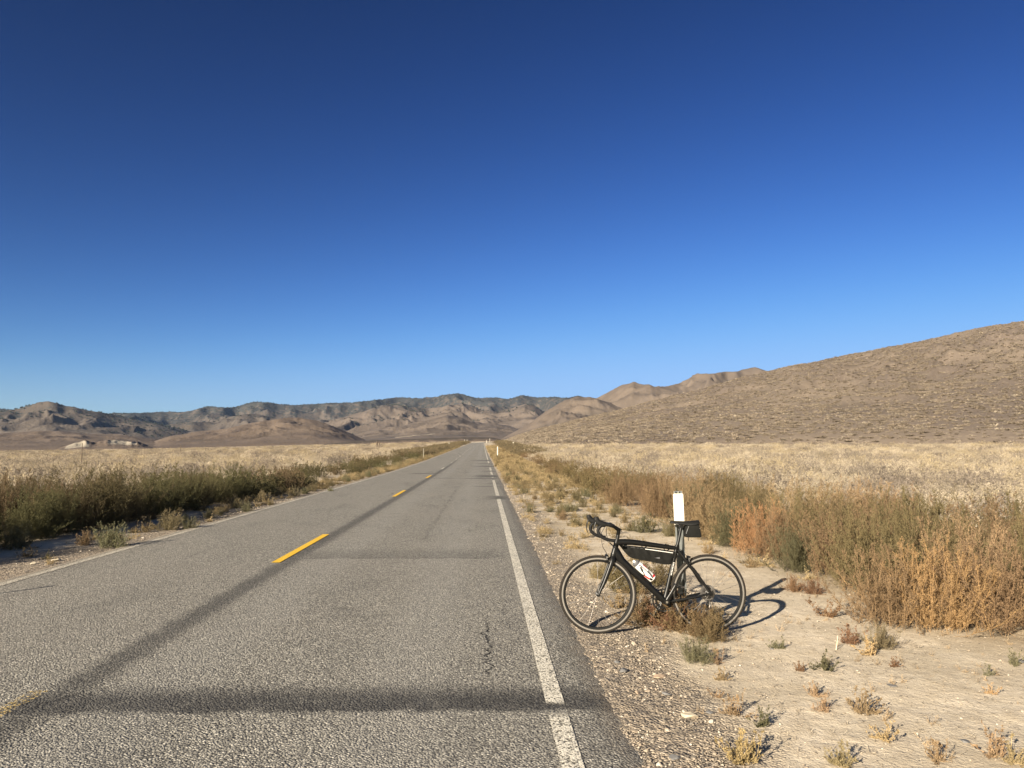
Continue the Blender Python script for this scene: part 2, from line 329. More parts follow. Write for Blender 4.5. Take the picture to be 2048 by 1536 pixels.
def hill(name, sil, r0, rc, r1, mat, depth=.5, ns=1.0, seed=0.0, na=420, nr=150, pw=1.2, veg=0.0, vegtop=.5, palebox=None, wob=.08, detail=.014, endfade=True):
    A, S = zip(*[az_slope(*q) for q in sil]); A = np.array(A); S = np.array(S)
    az = np.linspace(A[0], A[-1], na)
    sc = np.interp(az, A, S); kern = np.exp(-np.linspace(-2, 2, 9) ** 2); kern /= kern.sum()
    sc = np.convolve(np.pad(sc, 4, mode='edge'), kern, 'valid')
    v = np.linspace(0, 1, nr); v = v ** .8
    AZ, Vv = np.meshgrid(az, v, indexing='ij')
    RC = rc * (1 + wob * fbm(AZ * 9 / ns, AZ * 0 + seed, 3)); R = r0 + (r1 - r0) * Vv
    x = R * np.sin(AZ); y = R * np.cos(AZ)
    base = G(x, y); zc = CAM_H + sc[:, None] * RC; gc = G(RC * np.sin(AZ), RC * np.cos(AZ)); Hc = np.maximum(zc - gc, 0) * (1 + .10 * depth)
    t = np.clip((R - r0) / (RC - r0), 0, 1); up = (1 - (1 - t) ** 1.6) * .5 + t ** pw * .5
    t2 = np.clip((R - RC) / (r1 - RC), 0, 1); prof = np.where(R < RC, up, 1 - sstep(0, 1, t2))
    L = rc * .16 * ns
    wx = x + L * .5 * fbm(x / L * .7, y / L * .7, 3, seed + 4); wy = y + L * .5 * fbm(x / L * .7, y / L * .7, 3, seed + 9)
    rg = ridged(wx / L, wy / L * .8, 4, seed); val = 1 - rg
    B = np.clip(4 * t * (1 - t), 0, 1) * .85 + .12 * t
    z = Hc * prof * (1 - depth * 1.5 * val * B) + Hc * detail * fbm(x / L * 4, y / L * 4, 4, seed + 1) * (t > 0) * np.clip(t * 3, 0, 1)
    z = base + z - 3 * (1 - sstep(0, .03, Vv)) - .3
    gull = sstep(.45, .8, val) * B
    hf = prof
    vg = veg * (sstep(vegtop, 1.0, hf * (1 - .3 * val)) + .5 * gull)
    pl = np.zeros_like(z)
    if palebox:
        for (pa, pb, t0, t1) in palebox:
            a0 = az_slope(pa, 880)[0]; a1 = az_slope(pb, 880)[0]
            pl = np.maximum(pl, sstep(a0, a0 + .01, AZ) * sstep(a1, a1 - .01, AZ) * sstep(t0, t0 + .04, t) * sstep(t1, t1 - .04, t))
    me = npmesh(name, np.stack([x.ravel(), y.ravel(), z.ravel()], 1), grid_faces(na, nr), (mat,), smooth=True,
                attrs={'veg': ('POINT', vg.ravel()), 'gully': ('POINT', gull.ravel()), 'pale': ('POINT', pl.ravel())})
    # faces wind so that normals point up
    o = tag(link(name, me), kind='structure'); HILLS[name + str(seed)] = (x, y, z, vg, t); return o
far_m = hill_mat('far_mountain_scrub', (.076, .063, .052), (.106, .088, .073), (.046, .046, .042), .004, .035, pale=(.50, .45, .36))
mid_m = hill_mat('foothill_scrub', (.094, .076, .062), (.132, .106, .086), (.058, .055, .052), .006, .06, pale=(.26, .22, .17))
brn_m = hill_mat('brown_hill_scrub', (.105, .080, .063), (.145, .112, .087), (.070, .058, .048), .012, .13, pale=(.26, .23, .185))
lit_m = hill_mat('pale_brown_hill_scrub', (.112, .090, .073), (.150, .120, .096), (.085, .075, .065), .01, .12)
hill('mountain_range', [(-420, 822), (-200, 815), (0, 820), (100, 822), (235, 829), (300, 827), (370, 824), (400, 815), (430, 812), (470, 816), (500, 808), (530, 806), (560, 811), (600, 812), (640, 809), (680, 806), (760, 801), (800, 798), (850, 795), (880, 793), (915, 790), (935, 793), (950, 798), (985, 796), (1015, 798), (1045, 792), (1075, 798), (1100, 796), (1160, 794), (1230, 798), (1330, 808), (1450, 820)],
     3300, 5200, 6800, far_m, depth=.62, ns=.6, seed=11., na=900, nr=220, veg=1.0, vegtop=.45)
hill('mountain_peak', [(-300, 850), (-150, 826), (-60, 824), (0, 826), (30, 820), (60, 810), (80, 803), (98, 801), (115, 804), (140, 812), (180, 822), (235, 832), (300, 846), (360, 858), (440, 880), (520, 905)],
     2300, 3300, 4400, far_m, depth=.52, ns=.65, seed=23., na=500, nr=170, veg=.75, vegtop=.6)
hill('mountain_ridge', [(190, 900), (260, 868), (340, 848), (420, 842), (470, 830), (500, 826), (530, 831), (570, 840), (640, 838), (700, 846), (780, 862), (850, 890)],
     2500, 3600, 4500, far_m, depth=.6, ns=.55, seed=31., na=450, nr=150, veg=.6, vegtop=.7)
hill('foothills', [(540, 905), (600, 862), (640, 842), (690, 834), (730, 822), (775, 811), (820, 816), (860, 817), (900, 809), (925, 807), (960, 820), (1000, 822), (1030, 812), (1050, 806), (1080, 820), (1110, 840), (1150, 862), (1200, 890)],
     2300, 3500, 4400, mid_m, depth=.62, ns=.5, seed=47., na=600, nr=200, veg=.7, vegtop=.72)
hill('foothills', [(640, 900), (700, 872), (760, 856), (800, 852), (850, 842), (895, 832), (925, 836), (955, 850), (990, 848), (1020, 852), (1050, 862), (1085, 885)],
     1500, 2300, 3000, mid_m, depth=.5, ns=.5, seed=53., na=400, nr=150, veg=.3, vegtop=.9, palebox=[(780, 880, .25, .36)])
hill('left_brown_hill', [(200, 905), (290, 888), (340, 872), (400, 862), (450, 858), (490, 848), (530, 840), (570, 836), (595, 835), (630, 839), (660, 849), (700, 866), (735, 882), (780, 897)],
     900, 1350, 1800, brn_m, depth=.4, ns=.5, seed=61., na=400, nr=150, veg=.2, vegtop=.9)
hill('left_low_hills', [(-350, 872), (-150, 865), (0, 866), (60, 862), (120, 862), (180, 868), (240, 868), (280, 874), (340, 884), (420, 900)],
     900, 1500, 2000, brn_m, depth=.35, ns=.5, seed=71., na=400, nr=140, veg=.4, vegtop=.8)
hill('badland_cliffs', [(95, 906), (125, 893), (150, 885), (170, 879), (185, 884), (205, 881), (230, 878), (250, 882), (275, 882), (295, 890), (330, 906)],
     800, 900, 1050, brn_m, depth=.4, ns=.2, seed=77., na=220, nr=90, palebox=[(120, 190, .3, .99), (205, 285, .5, .99)], pw=.8)
hill('far_right_hills', [(1080, 880), (1130, 835), (1180, 803), (1215, 784), (1240, 772), (1265, 767), (1290, 769), (1310, 776), (1340, 768), (1360, 764), (1385, 752), (1410, 746), (1440, 742), (1475, 739), (1510, 737), (1545, 742), (1600, 756), (1700, 790), (1850, 850)],
     1300, 2000, 2700, lit_m, depth=.45, ns=.55, seed=83., na=520, nr=170, veg=.25, vegtop=.85)
hill('far_right_hills', [(980, 890), (1020, 868), (1060, 846), (1100, 818), (1130, 801), (1155, 794), (1180, 792), (1205, 800), (1250, 820), (1320, 850), (1400, 880)],
     1000, 1550, 2100, lit_m, depth=.4, ns=.5, seed=97., na=360, nr=150, veg=.2, vegtop=.9)
hill('dark_embankment', [(560, 905), (640, 889), (700, 882), (760, 879), (850, 876), (930, 873.5), (985, 874), (1010, 880), (1030, 890)],
     560, 590, 640, brn_m, depth=.1, ns=.2, seed=5., na=200, nr=40, veg=1.2, vegtop=.1, wob=0)
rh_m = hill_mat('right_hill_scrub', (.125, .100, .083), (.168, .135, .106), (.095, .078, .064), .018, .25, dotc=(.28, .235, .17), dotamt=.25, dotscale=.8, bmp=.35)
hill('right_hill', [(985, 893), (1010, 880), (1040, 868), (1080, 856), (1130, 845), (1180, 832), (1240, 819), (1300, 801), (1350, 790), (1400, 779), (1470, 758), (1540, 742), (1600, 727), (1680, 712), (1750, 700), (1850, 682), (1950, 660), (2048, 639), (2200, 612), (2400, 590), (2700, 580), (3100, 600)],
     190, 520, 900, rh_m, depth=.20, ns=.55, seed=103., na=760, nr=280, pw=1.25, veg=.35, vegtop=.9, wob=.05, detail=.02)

# ------------------------------------------------------------------ plants
def leaf_mat(name, tint_dark, tint_light, use_obj=False, transl=.25, rand=.5):
    m = MT(name); a = m.n('ShaderNodeAttribute', attribute_name='tint').outputs['Fac']; oi = m.n('ShaderNodeObjectInfo')
    if use_obj:
        c = m.mix(1.0, m.mix(a, tint_dark, tint_light), oi.outputs['Color'], 'MULTIPLY')
    else:
        c = m.mix(a, tint_dark, tint_light)
    hsv = m.n('ShaderNodeHueSaturation'); m.link(c, hsv.inputs['Color'])
    m.put(hsv.inputs['Value'], m.math('ADD', 1 - rand / 2, m.math('MULTIPLY', oi.outputs['Random'], rand)))
    c = hsv.outputs[0]; m.col(c); m.rough(.8)
    tr = m.n('ShaderNodeBsdfTranslucent'); m.link(c, tr.inputs[0]); mx = m.n('ShaderNodeMixShader'); mx.inputs[0].default_value = transl
    m.link(m.b.outputs[0], mx.inputs[1]); m.link(tr.outputs[0], mx.inputs[2]); m.link(mx.outputs[0], m.out.inputs[0])
    return m.m
leafM = leaf_mat('weed_leaves', (.62, .62, .62), (1.35, 1.3, 1.2), True, rand=.25)
stemM = leaf_mat('weed_stems', (.75, .72, .66), (1.2, 1.12, 1.0), True, 0.0, rand=.2)
def quads_from(P, D, N, L, W):      # diamond leaves: base P, direction D, side N
    n = len(P); a = P; b = P + D * (L * .45)[:, None] + N * (W * .5)[:, None]; c = P + D * L[:, None]; d = P + D * (L * .45)[:, None] - N * (W * .5)[:, None]
    return np.stack([a, b, c, d], 1).reshape(-1, 3), np.arange(4 * n).reshape(n, 4)
def norm(v): return v / np.maximum(np.linalg.norm(v, axis=-1, keepdims=True), 1e-9)
def weed(seed, h=1.0, stems=40, branches=14, leaves=16, leaf=.024, lw=.009, spread=.55, basew=.16, blen=.2, stemw=.004, bend=.25, low=.08):
    """returns (stem V,F,tint), (leaf V,F,tint)"""
    r = np.random.default_rng(seed); n = stems
    az = r.uniform(0, 2 * np.pi, n); tilt = np.abs(r.normal(0, spread, n)).clip(0, 1.25); hh = h * r.uniform(.55, 1.05, n) * (1 - .25 * (tilt / 1.25))
    base = np.stack([r.normal(0, basew, n), r.normal(0, basew, n), np.full(n, -.03)], 1)
    K = 6; t = np.linspace(0, 1, K)
    dirh = np.stack([np.cos(az), np.sin(az)], 1)
    tt = tilt[:, None] * (1 - bend * t[None] * np.sign(r.uniform(-.3, 1, n))[:, None])
    seg = hh[:, None] / (K - 1); dz = np.cos(tt) * seg; dr = np.sin(tt) * seg
    z = np.cumsum(dz, 1) - dz[:, :1]; rr = np.cumsum(dr, 1) - dr[:, :1]
    pts = np.stack([base[:, 0:1] + dirh[:, 0:1] * rr, base[:, 1:2] + dirh[:, 1:2] * rr, base[:, 2:] + z], 2) + r.normal(0, .012 * h, (n, K, 3)) * t[None, :, None]
    pts[:, :, 2] = np.maximum(pts[:, :, 2], .0 + .01 * t[None])
    st = r.uniform(0, 1, n)
    # branches
    B = branches; bi = r.uniform(low, 1.0, (n, B)); fi = bi * (K - 1); i0 = np.minimum(fi.astype(int), K - 2); fr = (fi - i0)[..., None]
    ii = np.arange(n)[:, None]; bp = pts[ii, i0] * (1 - fr) + pts[ii, i0 + 1] * fr; bd0 = norm(pts[ii, i0 + 1] - pts[ii, i0])
    rv = r.normal(0, 1, (n, B, 3)); rv[..., 2] = np.abs(rv[..., 2]) * .6; bd = norm(bd0 * .9 + norm(rv) * .95)
    bl = blen * h * r.uniform(.45, 1.1, (n, B)) * (1.1 - .65 * bi)
    be = bp + bd * bl[..., None]; be[..., 2] = np.maximum(be[..., 2], .01)
    # leaves on the branches
    q = leaves; lt = r.uniform(.05, 1.05, (n, B, q))[..., None]; lp = bp[:, :, None] * (1 - lt) + be[:, :, None] * lt
    ld = norm(bd[:, :, None] * .7 + r.normal(0, .75, (n, B, q, 3))); ln = norm(np.cross(ld, r.normal(0, 1, (n, B, q, 3))))
    keep = (r.uniform(0, 1, (n, B, q)) < .97)
    lp, ld, ln = lp[keep], ld[keep], ln[keep]; L = leaf * r.uniform(.6, 1.3, len(lp)); W = lw * r.uniform(.6, 1.3, len(lp))
    LV, LF = quads_from(lp, ld, ln, L, W)
    tnt = (st[:, None, None] * .45 + r.uniform(0, .3, (n, B))[:, :, None] + r.uniform(0, .3, (n, B, q)))[keep]
    # stems and branches as crossed thin strips
    def strips(a, b, wa, wb):
        d = norm(b - a); s1 = norm(np.cross(d, np.array([.3, .5, .81]) + 0 * d)); s2 = np.cross(d, s1); V = []; 
        for s in (s1, s2): V.append(np.stack([a - s * wa, a + s * wa, b + s * wb, b - s * wb], 1))
        V = np.concatenate(V, 0).reshape(-1, 3); return V, np.arange(len(V)).reshape(-1, 4)
    a = pts[:, :-1].reshape(-1, 3); b = pts[:, 1:].reshape(-1, 3); V1, F1 = strips(a, b, stemw * h * .9, stemw * h * .6)
    V2, F2 = strips(bp.reshape(-1, 3), be.reshape(-1, 3), stemw * h * .4, stemw * h * .18)
    SV = np.concatenate([V1, V2]); SF = np.concatenate([F1, F2 + len(V1)]); stt = r.uniform(0, 1, len(SF))
    return (SV, SF, stt), (LV, LF, tnt)
def join_mesh(name, parts, mats):
    Vs, Fs, mi, tn = [], [], [], []; off = 0
    for k, (V, F_, T) in enumerate(parts): Vs.append(V); Fs.append(F_ + off); mi += [k] * len(F_); tn.append(T); off += len(V)
    return npmesh(name, np.concatenate(Vs), np.concatenate(Fs), mats, midx=mi, attrs={'tint': ('FACE', np.concatenate(tn))})
def part_mesh(name, P, mat): return npmesh(name, P[0], P[1], (mat,), attrs={'tint': ('FACE', P[2])})

OLIVE = (.150, .122, .066, 1); OLIVE2 = (.15, .122, .062, 1); BRONZE = (.20, .142, .085, 1); ORANGE = (.38, .235, .125, 1); TAN = (.28, .205, .125, 1); GREEN = (.112, .106, .062, 1); PEACH = (.33, .245, .155, 1); SAGE = (.16, .155, .095, 1); RUST = (.19, .115, .07, 1); STRAW = (.50, .37, .20, 1)

bush_meshes = []
for k in range(5):
    s, l = weed(100 + k, h=1.12, stems=92, branches=26, leaves=17, leaf=.019, lw=.0075, spread=.46, basew=.24, blen=.17, stemw=.0017, low=.05)
    bush_meshes.append((part_mesh('stems', s, stemM), part_mesh('foliage', l, leafM), join_mesh('weed_bush', (s, l), (stemM, leafM))))
far_meshes = []
for k in range(4):
    s, l = weed(140 + k, h=1.1, stems=44, branches=11, leaves=11, leaf=.045, lw=.02, spread=.5, basew=.28, blen=.2, stemw=.003, low=.03)
    far_meshes.append(join_mesh('weed_bush', (s, l), (stemM, leafM)))
low_meshes = []
for k in range(5):
    s, l = weed(160 + k, h=.5, stems=46, branches=15, leaves=14, leaf=.018, lw=.0075, spread=.75, basew=.10, blen=.28, stemw=.0035, low=.05)
    low_meshes.append((part_mesh('stems', s, stemM), part_mesh('foliage', l, leafM), join_mesh('weed', (s, l), (stemM, leafM))))
tiny_meshes = []
for k in range(6):
    s, l = weed(180 + k, h=.2, stems=9 + 2 * k, branches=9, leaves=11, leaf=.011, lw=.006, spread=.85, basew=.02, blen=.2, stemw=.006)
    tiny_meshes.append((part_mesh('stems', s, stemM), part_mesh('foliage', l, leafM), join_mesh('weed', (s, l), (stemM, leafM))))

def bush_parts(name, set_, x, y, sc, col, label, cat='bush', group=None, stemcol=None, rz=None, sz=None, z=None):
    e = bpy.data.objects.new(name, None); COL.objects.link(e); e.empty_display_size = .1
    e.location = (x, y, float(G(x, y)) if z is None else z); e.rotation_euler = (0, 0, random.uniform(0, 6.28) if rz is None else rz)
    e.scale = (sc, sc, sc if sz is None else sz)
    for nm, me, c in (('stems', set_[0], stemcol or tuple(min(1, q * 1.15) for q in col[:3]) + (1,)), ('foliage', set_[1], col)):
        o = bpy.data.objects.new(nm, me); COL.objects.link(o); o.parent = e; o.color = c
    return tag(e, label, cat, group)
def bush_one(name, me, x, y, sc, col, label, cat='bush', group=None, sz=None):
    o = bpy.data.objects.new(name, me); COL.objects.link(o); o.location = (x, y, float(G(x, y))); o.rotation_euler = (0, 0, random.uniform(0, 6.28))
    o.scale = (sc, sc, sc if sz is None else sz); o.color = col; return tag(o, label, cat, group)
def mixc(a, b, t): return tuple(a[i] * (1 - t) + b[i] * t for i in range(3)) + (1,)
def jc(c, s=.12):
    f = 1 + random.uniform(-s, s); return (c[0] * f, c[1] * f * (1 + random.uniform(-.04, .04)), c[2] * f, 1)

# right hand belt, from near to far
GR = 'tall weed bushes in the belt right of the road'; GL = 'tall weed bushes in the belt left of the road'
placed = []
def belt_right(y):      # front edge and back edge of the belt (x)
    f = np.interp(y, [6.6, 7.6, 9.5, 10.4, 13, 18, 28, 45, 90, 180, 380], [4.35, 3.75, 3.9, 4.05, 4.0, 3.95, 4.0, 3.9, 4.6, 5.2, 5.4])
    b = np.interp(y, [6.6, 9, 14, 28, 60, 380], [8.6, 8.2, 7.6, 6.6, 6.4, 7.4]); return f, b
def poisson(n, ylo, yhi, fn, sep, power=1.0):
    out = []
    for _ in range(n * 60):
        if len(out) >= n: break
        u = random.random(); y = ylo * (yhi / ylo) ** u if power else ylo + (yhi - ylo) * u
        a, b = fn(y); x = random.uniform(a, b); d = sep * (1 + .012 * y)
        if all((x - q[0]) ** 2 + (y - q[1]) ** 2 > d * d for q in out): out.append((x, y))
    return sorted(out, key=lambda q: q[1])
named_r = [  # (pixel x, pixel y of the foot, colour, scale, label)
    (1525, 1112, ORANGE, .80, 'bright orange bush at the front of the weeds, just right of the rear wheel'),
    (1470, 1098, GREEN, .72, 'dark green bush at the left foot of the orange bush behind the saddle bag'),
    (1600, 1150, GREEN, .62, 'low dark green bush at the tip of the handlebar shadow'),
    (1680, 1140, OLIVE, .9, 'tall olive bush right of the low dark green one by the handlebar shadow'),
    (1600, 1085, TAN, 1.06, 'tall tan orange bush with feathery upright tips behind the bright orange bush'),
    (1745, 1190, OLIVE, .88, 'olive bush spreading over bare sand at the corner of the weed belt'),
    (1790, 1262, BRONZE, .74, 'bronze bush at the nearest corner of the weed belt'),
    (1890, 1268, mixc(ORANGE, OLIVE, .35), .78, 'orange streaked bush on the near edge of the weed belt'),
    (2010, 1272, BRONZE, .78, 'bronze bush cut by the right edge of the photo'),
    (1950, 1215, TAN, .85, 'pale orange bush behind the near edge of the weed belt'),
    (1390, 1045, GREEN, .84, 'dark green bush right behind the white marker post'),
    (1440, 1062, mixc(OLIVE, BRONZE, .4), .8, 'grey olive bush between the saddle bag and the orange bush'),
    (1320, 1040, BRONZE, .84, 'bronze bush left of the white marker post'),
    (1240, 1015, BRONZE, .8, 'brown bush above the frame bag at the front of the far weeds'),
]
taken = []
for i, (px, py, c, s, lb) in enumerate(named_r):
    g = gp(px, py, -.05); y = g.y + .35 * s; x = g.x + (.0 if px < 1450 else .1)
    bush_parts('weed_bush', bush_meshes[i % 5], x, y, s, jc(c, .05), lb, group=GR); taken.append((x, y))
pts = [q for q in poisson(136, 7.5, 110, belt_right, .50) if all((q[0] - t[0]) ** 2 + (q[1] - t[1]) ** 2 > .3 for t in taken)]
for i, (x, y) in enumerate(pts):
    n = float(fbm(np.array([x * .45]), np.array([y * .25]), 3, 4.)[0]); f_, b_ = belt_right(y)
    back = (x - f_) / (b_ - f_)
    c = OLIVE if n < -.05 else (BRONZE if n < .16 else TAN)
    if y > 20: c = mixc(OLIVE2, BRONZE, random.random())
    if y > 60: c = mixc(OLIVE2, BRONZE, .5 + .5 * random.random())
    s = (random.uniform(.62, 1.04) if y < 24 else random.uniform(.55, .85)) * (1.0 if y < 60 else .8)
    if y < 24: lb = 'tall olive brown weed bush in the dense belt right of the road beyond the bicycle'
    elif y < 80: lb = 'brown green weed bush in the middle stretch of the belt right of the road'
    else: lb = 'distant brown weed bush in the belt right of the road'
    if y < 26: bush_one('weed_bush', bush_meshes[i % 5][2], x, y, s, jc(c), lb, group=GR)
    else: bush_one('weed_bush', far_meshes[i % 4], x, y, s * (1 + .004 * y), jc(c), lb, group=GR, sz=s * .95)
def belt_left(y):
    f = np.interp(y, [9, 13, 20, 34, 60, 120, 360], [-8.5, -8.15, -7.8, -7.5, -7.4, -7.3, -7.3]); b = np.interp(y, [9, 20, 60, 360], [-12.6, -12.6, -11.5, -10.5]); return b, f
pts = poisson(108, 8.2, 110, belt_left, .62)
yy_ = 9.0
while yy_ < 34: pts.append((float(belt_left(yy_)[1]) - random.uniform(0, .25), yy_)); yy_ += .62
pts.sort(key=lambda q: q[1])
for i, (x, y) in enumerate(pts):
    n = float(fbm(np.array([x * .3]), np.array([y * .2]), 3, 14.)[0])
    c = mixc((.105, .098, .050, 1), (.150, .112, .068, 1), min(1, max(0, .25 + n * 3)) * (.4 if y < 14 else .9))
    s = random.uniform(.62, 1.05) if y < 30 else random.uniform(.5, .9)
    s *= 1 + .45 * float(fbm(np.array([y * .35]), np.array([x * .2]), 2, 9.)[0]) ; b0, f0 = belt_left(y)
    if x < (b0 + f0) / 2 - .3: c = mixc(c, RUST, .45 * random.random() + .1)
    if y < 17: lb = 'tall dark olive weed bush in the near part of the belt left of the road'
    elif y < 45: lb = 'tall olive brown weed bush in the middle of the belt left of the road'
    else: lb = 'distant brown weed bush in the belt left of the road'
    if y < 26: bush_one('weed_bush', bush_meshes[i % 5][2], x, y, s, jc(c), lb, group=GL)
    else: bush_one('weed_bush', far_meshes[i % 4], x, y, s * (1 + .004 * y), jc(c), lb, group=GL, sz=s * .95)

# smaller weeds on the verges: (pixel foot x, y, mesh set, scale, colour, label)
LOW, TINY = low_meshes, tiny_meshes
weeds = [
 (215, 1098, LOW, .95, SAGE, 'grey green bushy weed touching the left edge line, casting a shadow onto the road'),
 (160, 1092, LOW, .55, TAN, 'low tan weed just left of the big grey green one by the left edge line'),
 (30, 1100, LOW, .85, SAGE, 'upright grey green weed at the left edge of the photo'),
 (95, 1118, TINY, 1.0, GREEN, 'small green sprig on the gravel left of the road'),
 (335, 1062, LOW, .85, mixc(SAGE, BRONZE, .4), 'wide olive weed with upright tips beside the left edge line'),
 (375, 1060, LOW, .6, SAGE, 'smaller weed at the right foot of the wide olive one by the left edge line'),
 (395, 1022, LOW, .38, SAGE, 'small sprig on bare soil beyond the wide olive weed left of the road'),
 (490, 1025, LOW, .62, SAGE, 'round grey green weed left of the road opposite the second yellow dash'),
 (540, 1012, LOW, .38, mixc(SAGE, STRAW, .3), 'little round weed by the left road edge past the grey green one'),
 (625, 975, LOW, .65, SAGE, 'light green weed on the verge where the left belt begins to thin'),
 (660, 985, LOW, .4, SAGE, 'small weed right at the left road edge beyond the light green one'),
 (695, 965, LOW, .55, SAGE, 'last clear weed on the left verge before the road narrows away'),
 (300, 1040, LOW, .45, BRONZE, 'short brown weed behind the wide olive weed left of the road'),
 (1060, 1027, LOW, .55, SAGE, 'small dark weed on the gravel beyond the front wheel, nearest the road'),
 (1130, 1026, LOW, .55, SAGE, 'small dark weed on the gravel right of the one nearest the road'),
 (1290, 1068, LOW, .85, GREEN, 'dense green weed on the sand above the frame bag'),
 (1342, 1076, LOW, .75, mixc(SAGE, BRONZE, .4), 'olive weed directly left of the marker post foot'),
 (1120, 1000, LOW, .42, SAGE, 'tiny sage weed far up the right verge'),
 (1200, 1160, LOW, .5, mixc(SAGE, STRAW, .4), 'pale green weed seen through the front wheel'),
 (1255, 1190, LOW, .85, OLIVE, 'olive weed behind the down tube of the bicycle'),
 (1320, 1175, LOW, .85, OLIVE, 'dark olive weed behind the water bottle'),
 (1230, 1165, LOW, .7, OLIVE, 'olive weed showing between the fork and the down tube'),
 (1240, 1218, TINY, 1.5, TAN, 'tan tuft inside the lower part of the front wheel'),
 (1345, 1262, LOW, .85, RUST, 'rusty red weed below the bottom bracket'),
 (1312, 1258, LOW, .85, mixc(OLIVE, RUST, .3), 'olive and red weed left of the rusty one below the bicycle'),
 (1405, 1275, LOW, .56, mixc(OLIVE, RUST, .5), 'brownish olive weed in front of the rear wheel'),
 (1440, 1262, LOW, .5, mixc(GREEN, ORANGE, .3), 'green weed with orange twigs at the foot of the rear tyre'),
 (1375, 1268, LOW, .78, mixc(OLIVE, RUST, .45), 'olive weed with reddish tips directly below the bottom bracket, right of the rusty one'),
 (1425, 1288, LOW, .58, mixc(OLIVE, RUST, .2), 'low olive weed in front of the rear tyre, nearest to the camera'),
 (1285, 1245, LOW, .5, OLIVE, 'small olive weed between the front wheel and the weeds below the frame'),
 (1395, 1330, LOW, .46, SAGE, 'grey green weed on the sand below the bicycle'),
 (1437, 1328, TINY, 1.0, PEACH, 'orange twig at the right side of the grey green weed below the bicycle'),
 (1590, 1185, LOW, .42, RUST, 'dark reddish weed on the sand where the handlebar shadow ends'),
 (1630, 1190, LOW, .42, RUST, 'reddish weed right of the one where the handlebar shadow ends'),
 (1420, 1108, LOW, .4, TAN, 'small tan weed on the sand below the saddle bag'),
 (1505, 1135, TINY, 1.3, TAN, 'tan tuft right above the rear wheel'),
 (1660, 1235, TINY, 1.9, RUST, 'spindly reddish weed standing alone on the sand left of the weed belt'),
 (1770, 1300, LOW, .45, mixc(SAGE, RUST, .3), 'sprawling weed on the sand below the nearest corner of the weed belt'),
 (1740, 1312, TINY, 1.3, mixc(STRAW, SAGE, .3), 'dry straw weed left of the sprawling one below the weed belt'),
 (1650, 1340, TINY, 1.2, GREEN, 'thin dark weed lying on open sand'),
 (1700, 1290, TINY, 1.3, RUST, 'reddish twiggy weed near the white stalk on the sand'),
 (1445, 1362, TINY, .75, PEACH, 'short orange brown tuft at the edge of the gravel'),
 (1437, 1398, TINY, .7, TAN, 'yellow tan tuft below the orange brown one at the gravel edge'),
 (1470, 1432, TINY, 1.15, TAN, 'tan weed with dark tips left of the green sprig'),
 (1527, 1455, TINY, .95, GREEN, 'fresh green sprig alone on the sand near the pale rock'),
 (1630, 1395, TINY, .9, PEACH, 'flat peach coloured weed on open sand'),
 (1650, 1425, TINY, .8, PEACH, 'peach coloured weed just below the flat one on open sand'),
 (1722, 1430, TINY, 1.3, mixc(TAN, SAGE, .3), 'tallest tan weed in the middle of the foreground sand'),
 (1765, 1482, TINY, 1.1, mixc(STRAW, SAGE, .4), 'tan weed with a dark upright tip below the tallest one'),
 (1880, 1525, TINY, 1.0, TAN, 'wide tan weed near the bottom edge of the photo'),
 (1990, 1515, TINY, 1.25, TAN, 'bushy tan weed at the bottom right corner'),
 (2035, 1530, TINY, 1.2, mixc(SAGE, STRAW, .4), 'greenish weed cut off at the bottom right corner'),
 (1490, 1530, TINY, 1.4, mixc(STRAW, OLIVE, .5), 'straw and olive weed on the gravel at the bottom edge'),
 (1690, 1535, TINY, 1.0, mixc(SAGE, STRAW, .3), 'small weed by a dark stone at the bottom edge'),
 (1980, 1388, TINY, .7, mixc(STRAW, RUST, .4), 'little reddish straw weed near the right edge'),
 (1975, 1350, TINY, .7, SAGE, 'little dark weed above the reddish straw one near the right edge'),
 (2030, 1330, TINY, 1.0, SAGE, 'low weed at the right edge below the weed belt'),
 (1560, 1300, TINY, .9, SAGE, 'thin branching weed on the sand right of the bicycle'),
 (1600, 1345, TINY, .6, RUST, 'tiny rust coloured weed on open sand'),
 (1790, 1335, TINY, .6, RUST, 'tiny rust weed right of the sprawling one'),
]
for i, (px, py, st, s, c, lb) in enumerate(weeds):
    g = gp(px, py, -.05)
    bush_parts('weed', st[i % len(st)], g.x, g.y + (.12 * s if st is LOW else 0), s * (1 if st is LOW else .86), jc(c, .06), lb, cat='weed', group='small weeds growing on the verges')
# low plants lining the far verges
def verge_r(y): return np.interp(y, [16, 30, 60, 300], [1.9, 1.15, 1.0, .95]), np.interp(y, [16, 40, 300], [3.6, 3.7, 5.0])
def verge_l(y): return -7.4, -6.25
for i, (x, y) in enumerate(poisson(150, 15, 200, verge_r, .30)):
    c = mixc(mixc(SAGE, OLIVE, random.random()), TAN, random.random() ** 2 * .9) if y < 60 else mixc(OLIVE2, BRONZE, random.random())
    bush_one('weed', low_meshes[i % 5][2], x + float(cline(y)), y, random.uniform(.28, .62) * (1 + .006 * y), jc(c, .2), 'low dry weed on the verge between the road and the right weed belt', 'weed', 'low weeds on the right verge')
for i, (x, y) in enumerate(poisson(80, 17, 200, verge_l, .45)):
    c = mixc(SAGE, TAN, random.random() * .6)
    bush_one('weed', low_meshes[i % 5][2], x + float(cline(y)), y, random.uniform(.35, .75) * (1 + .005 * y), jc(c, .2), 'low weed on the verge between the road and the left weed belt', 'weed', 'low weeds on the left verge')

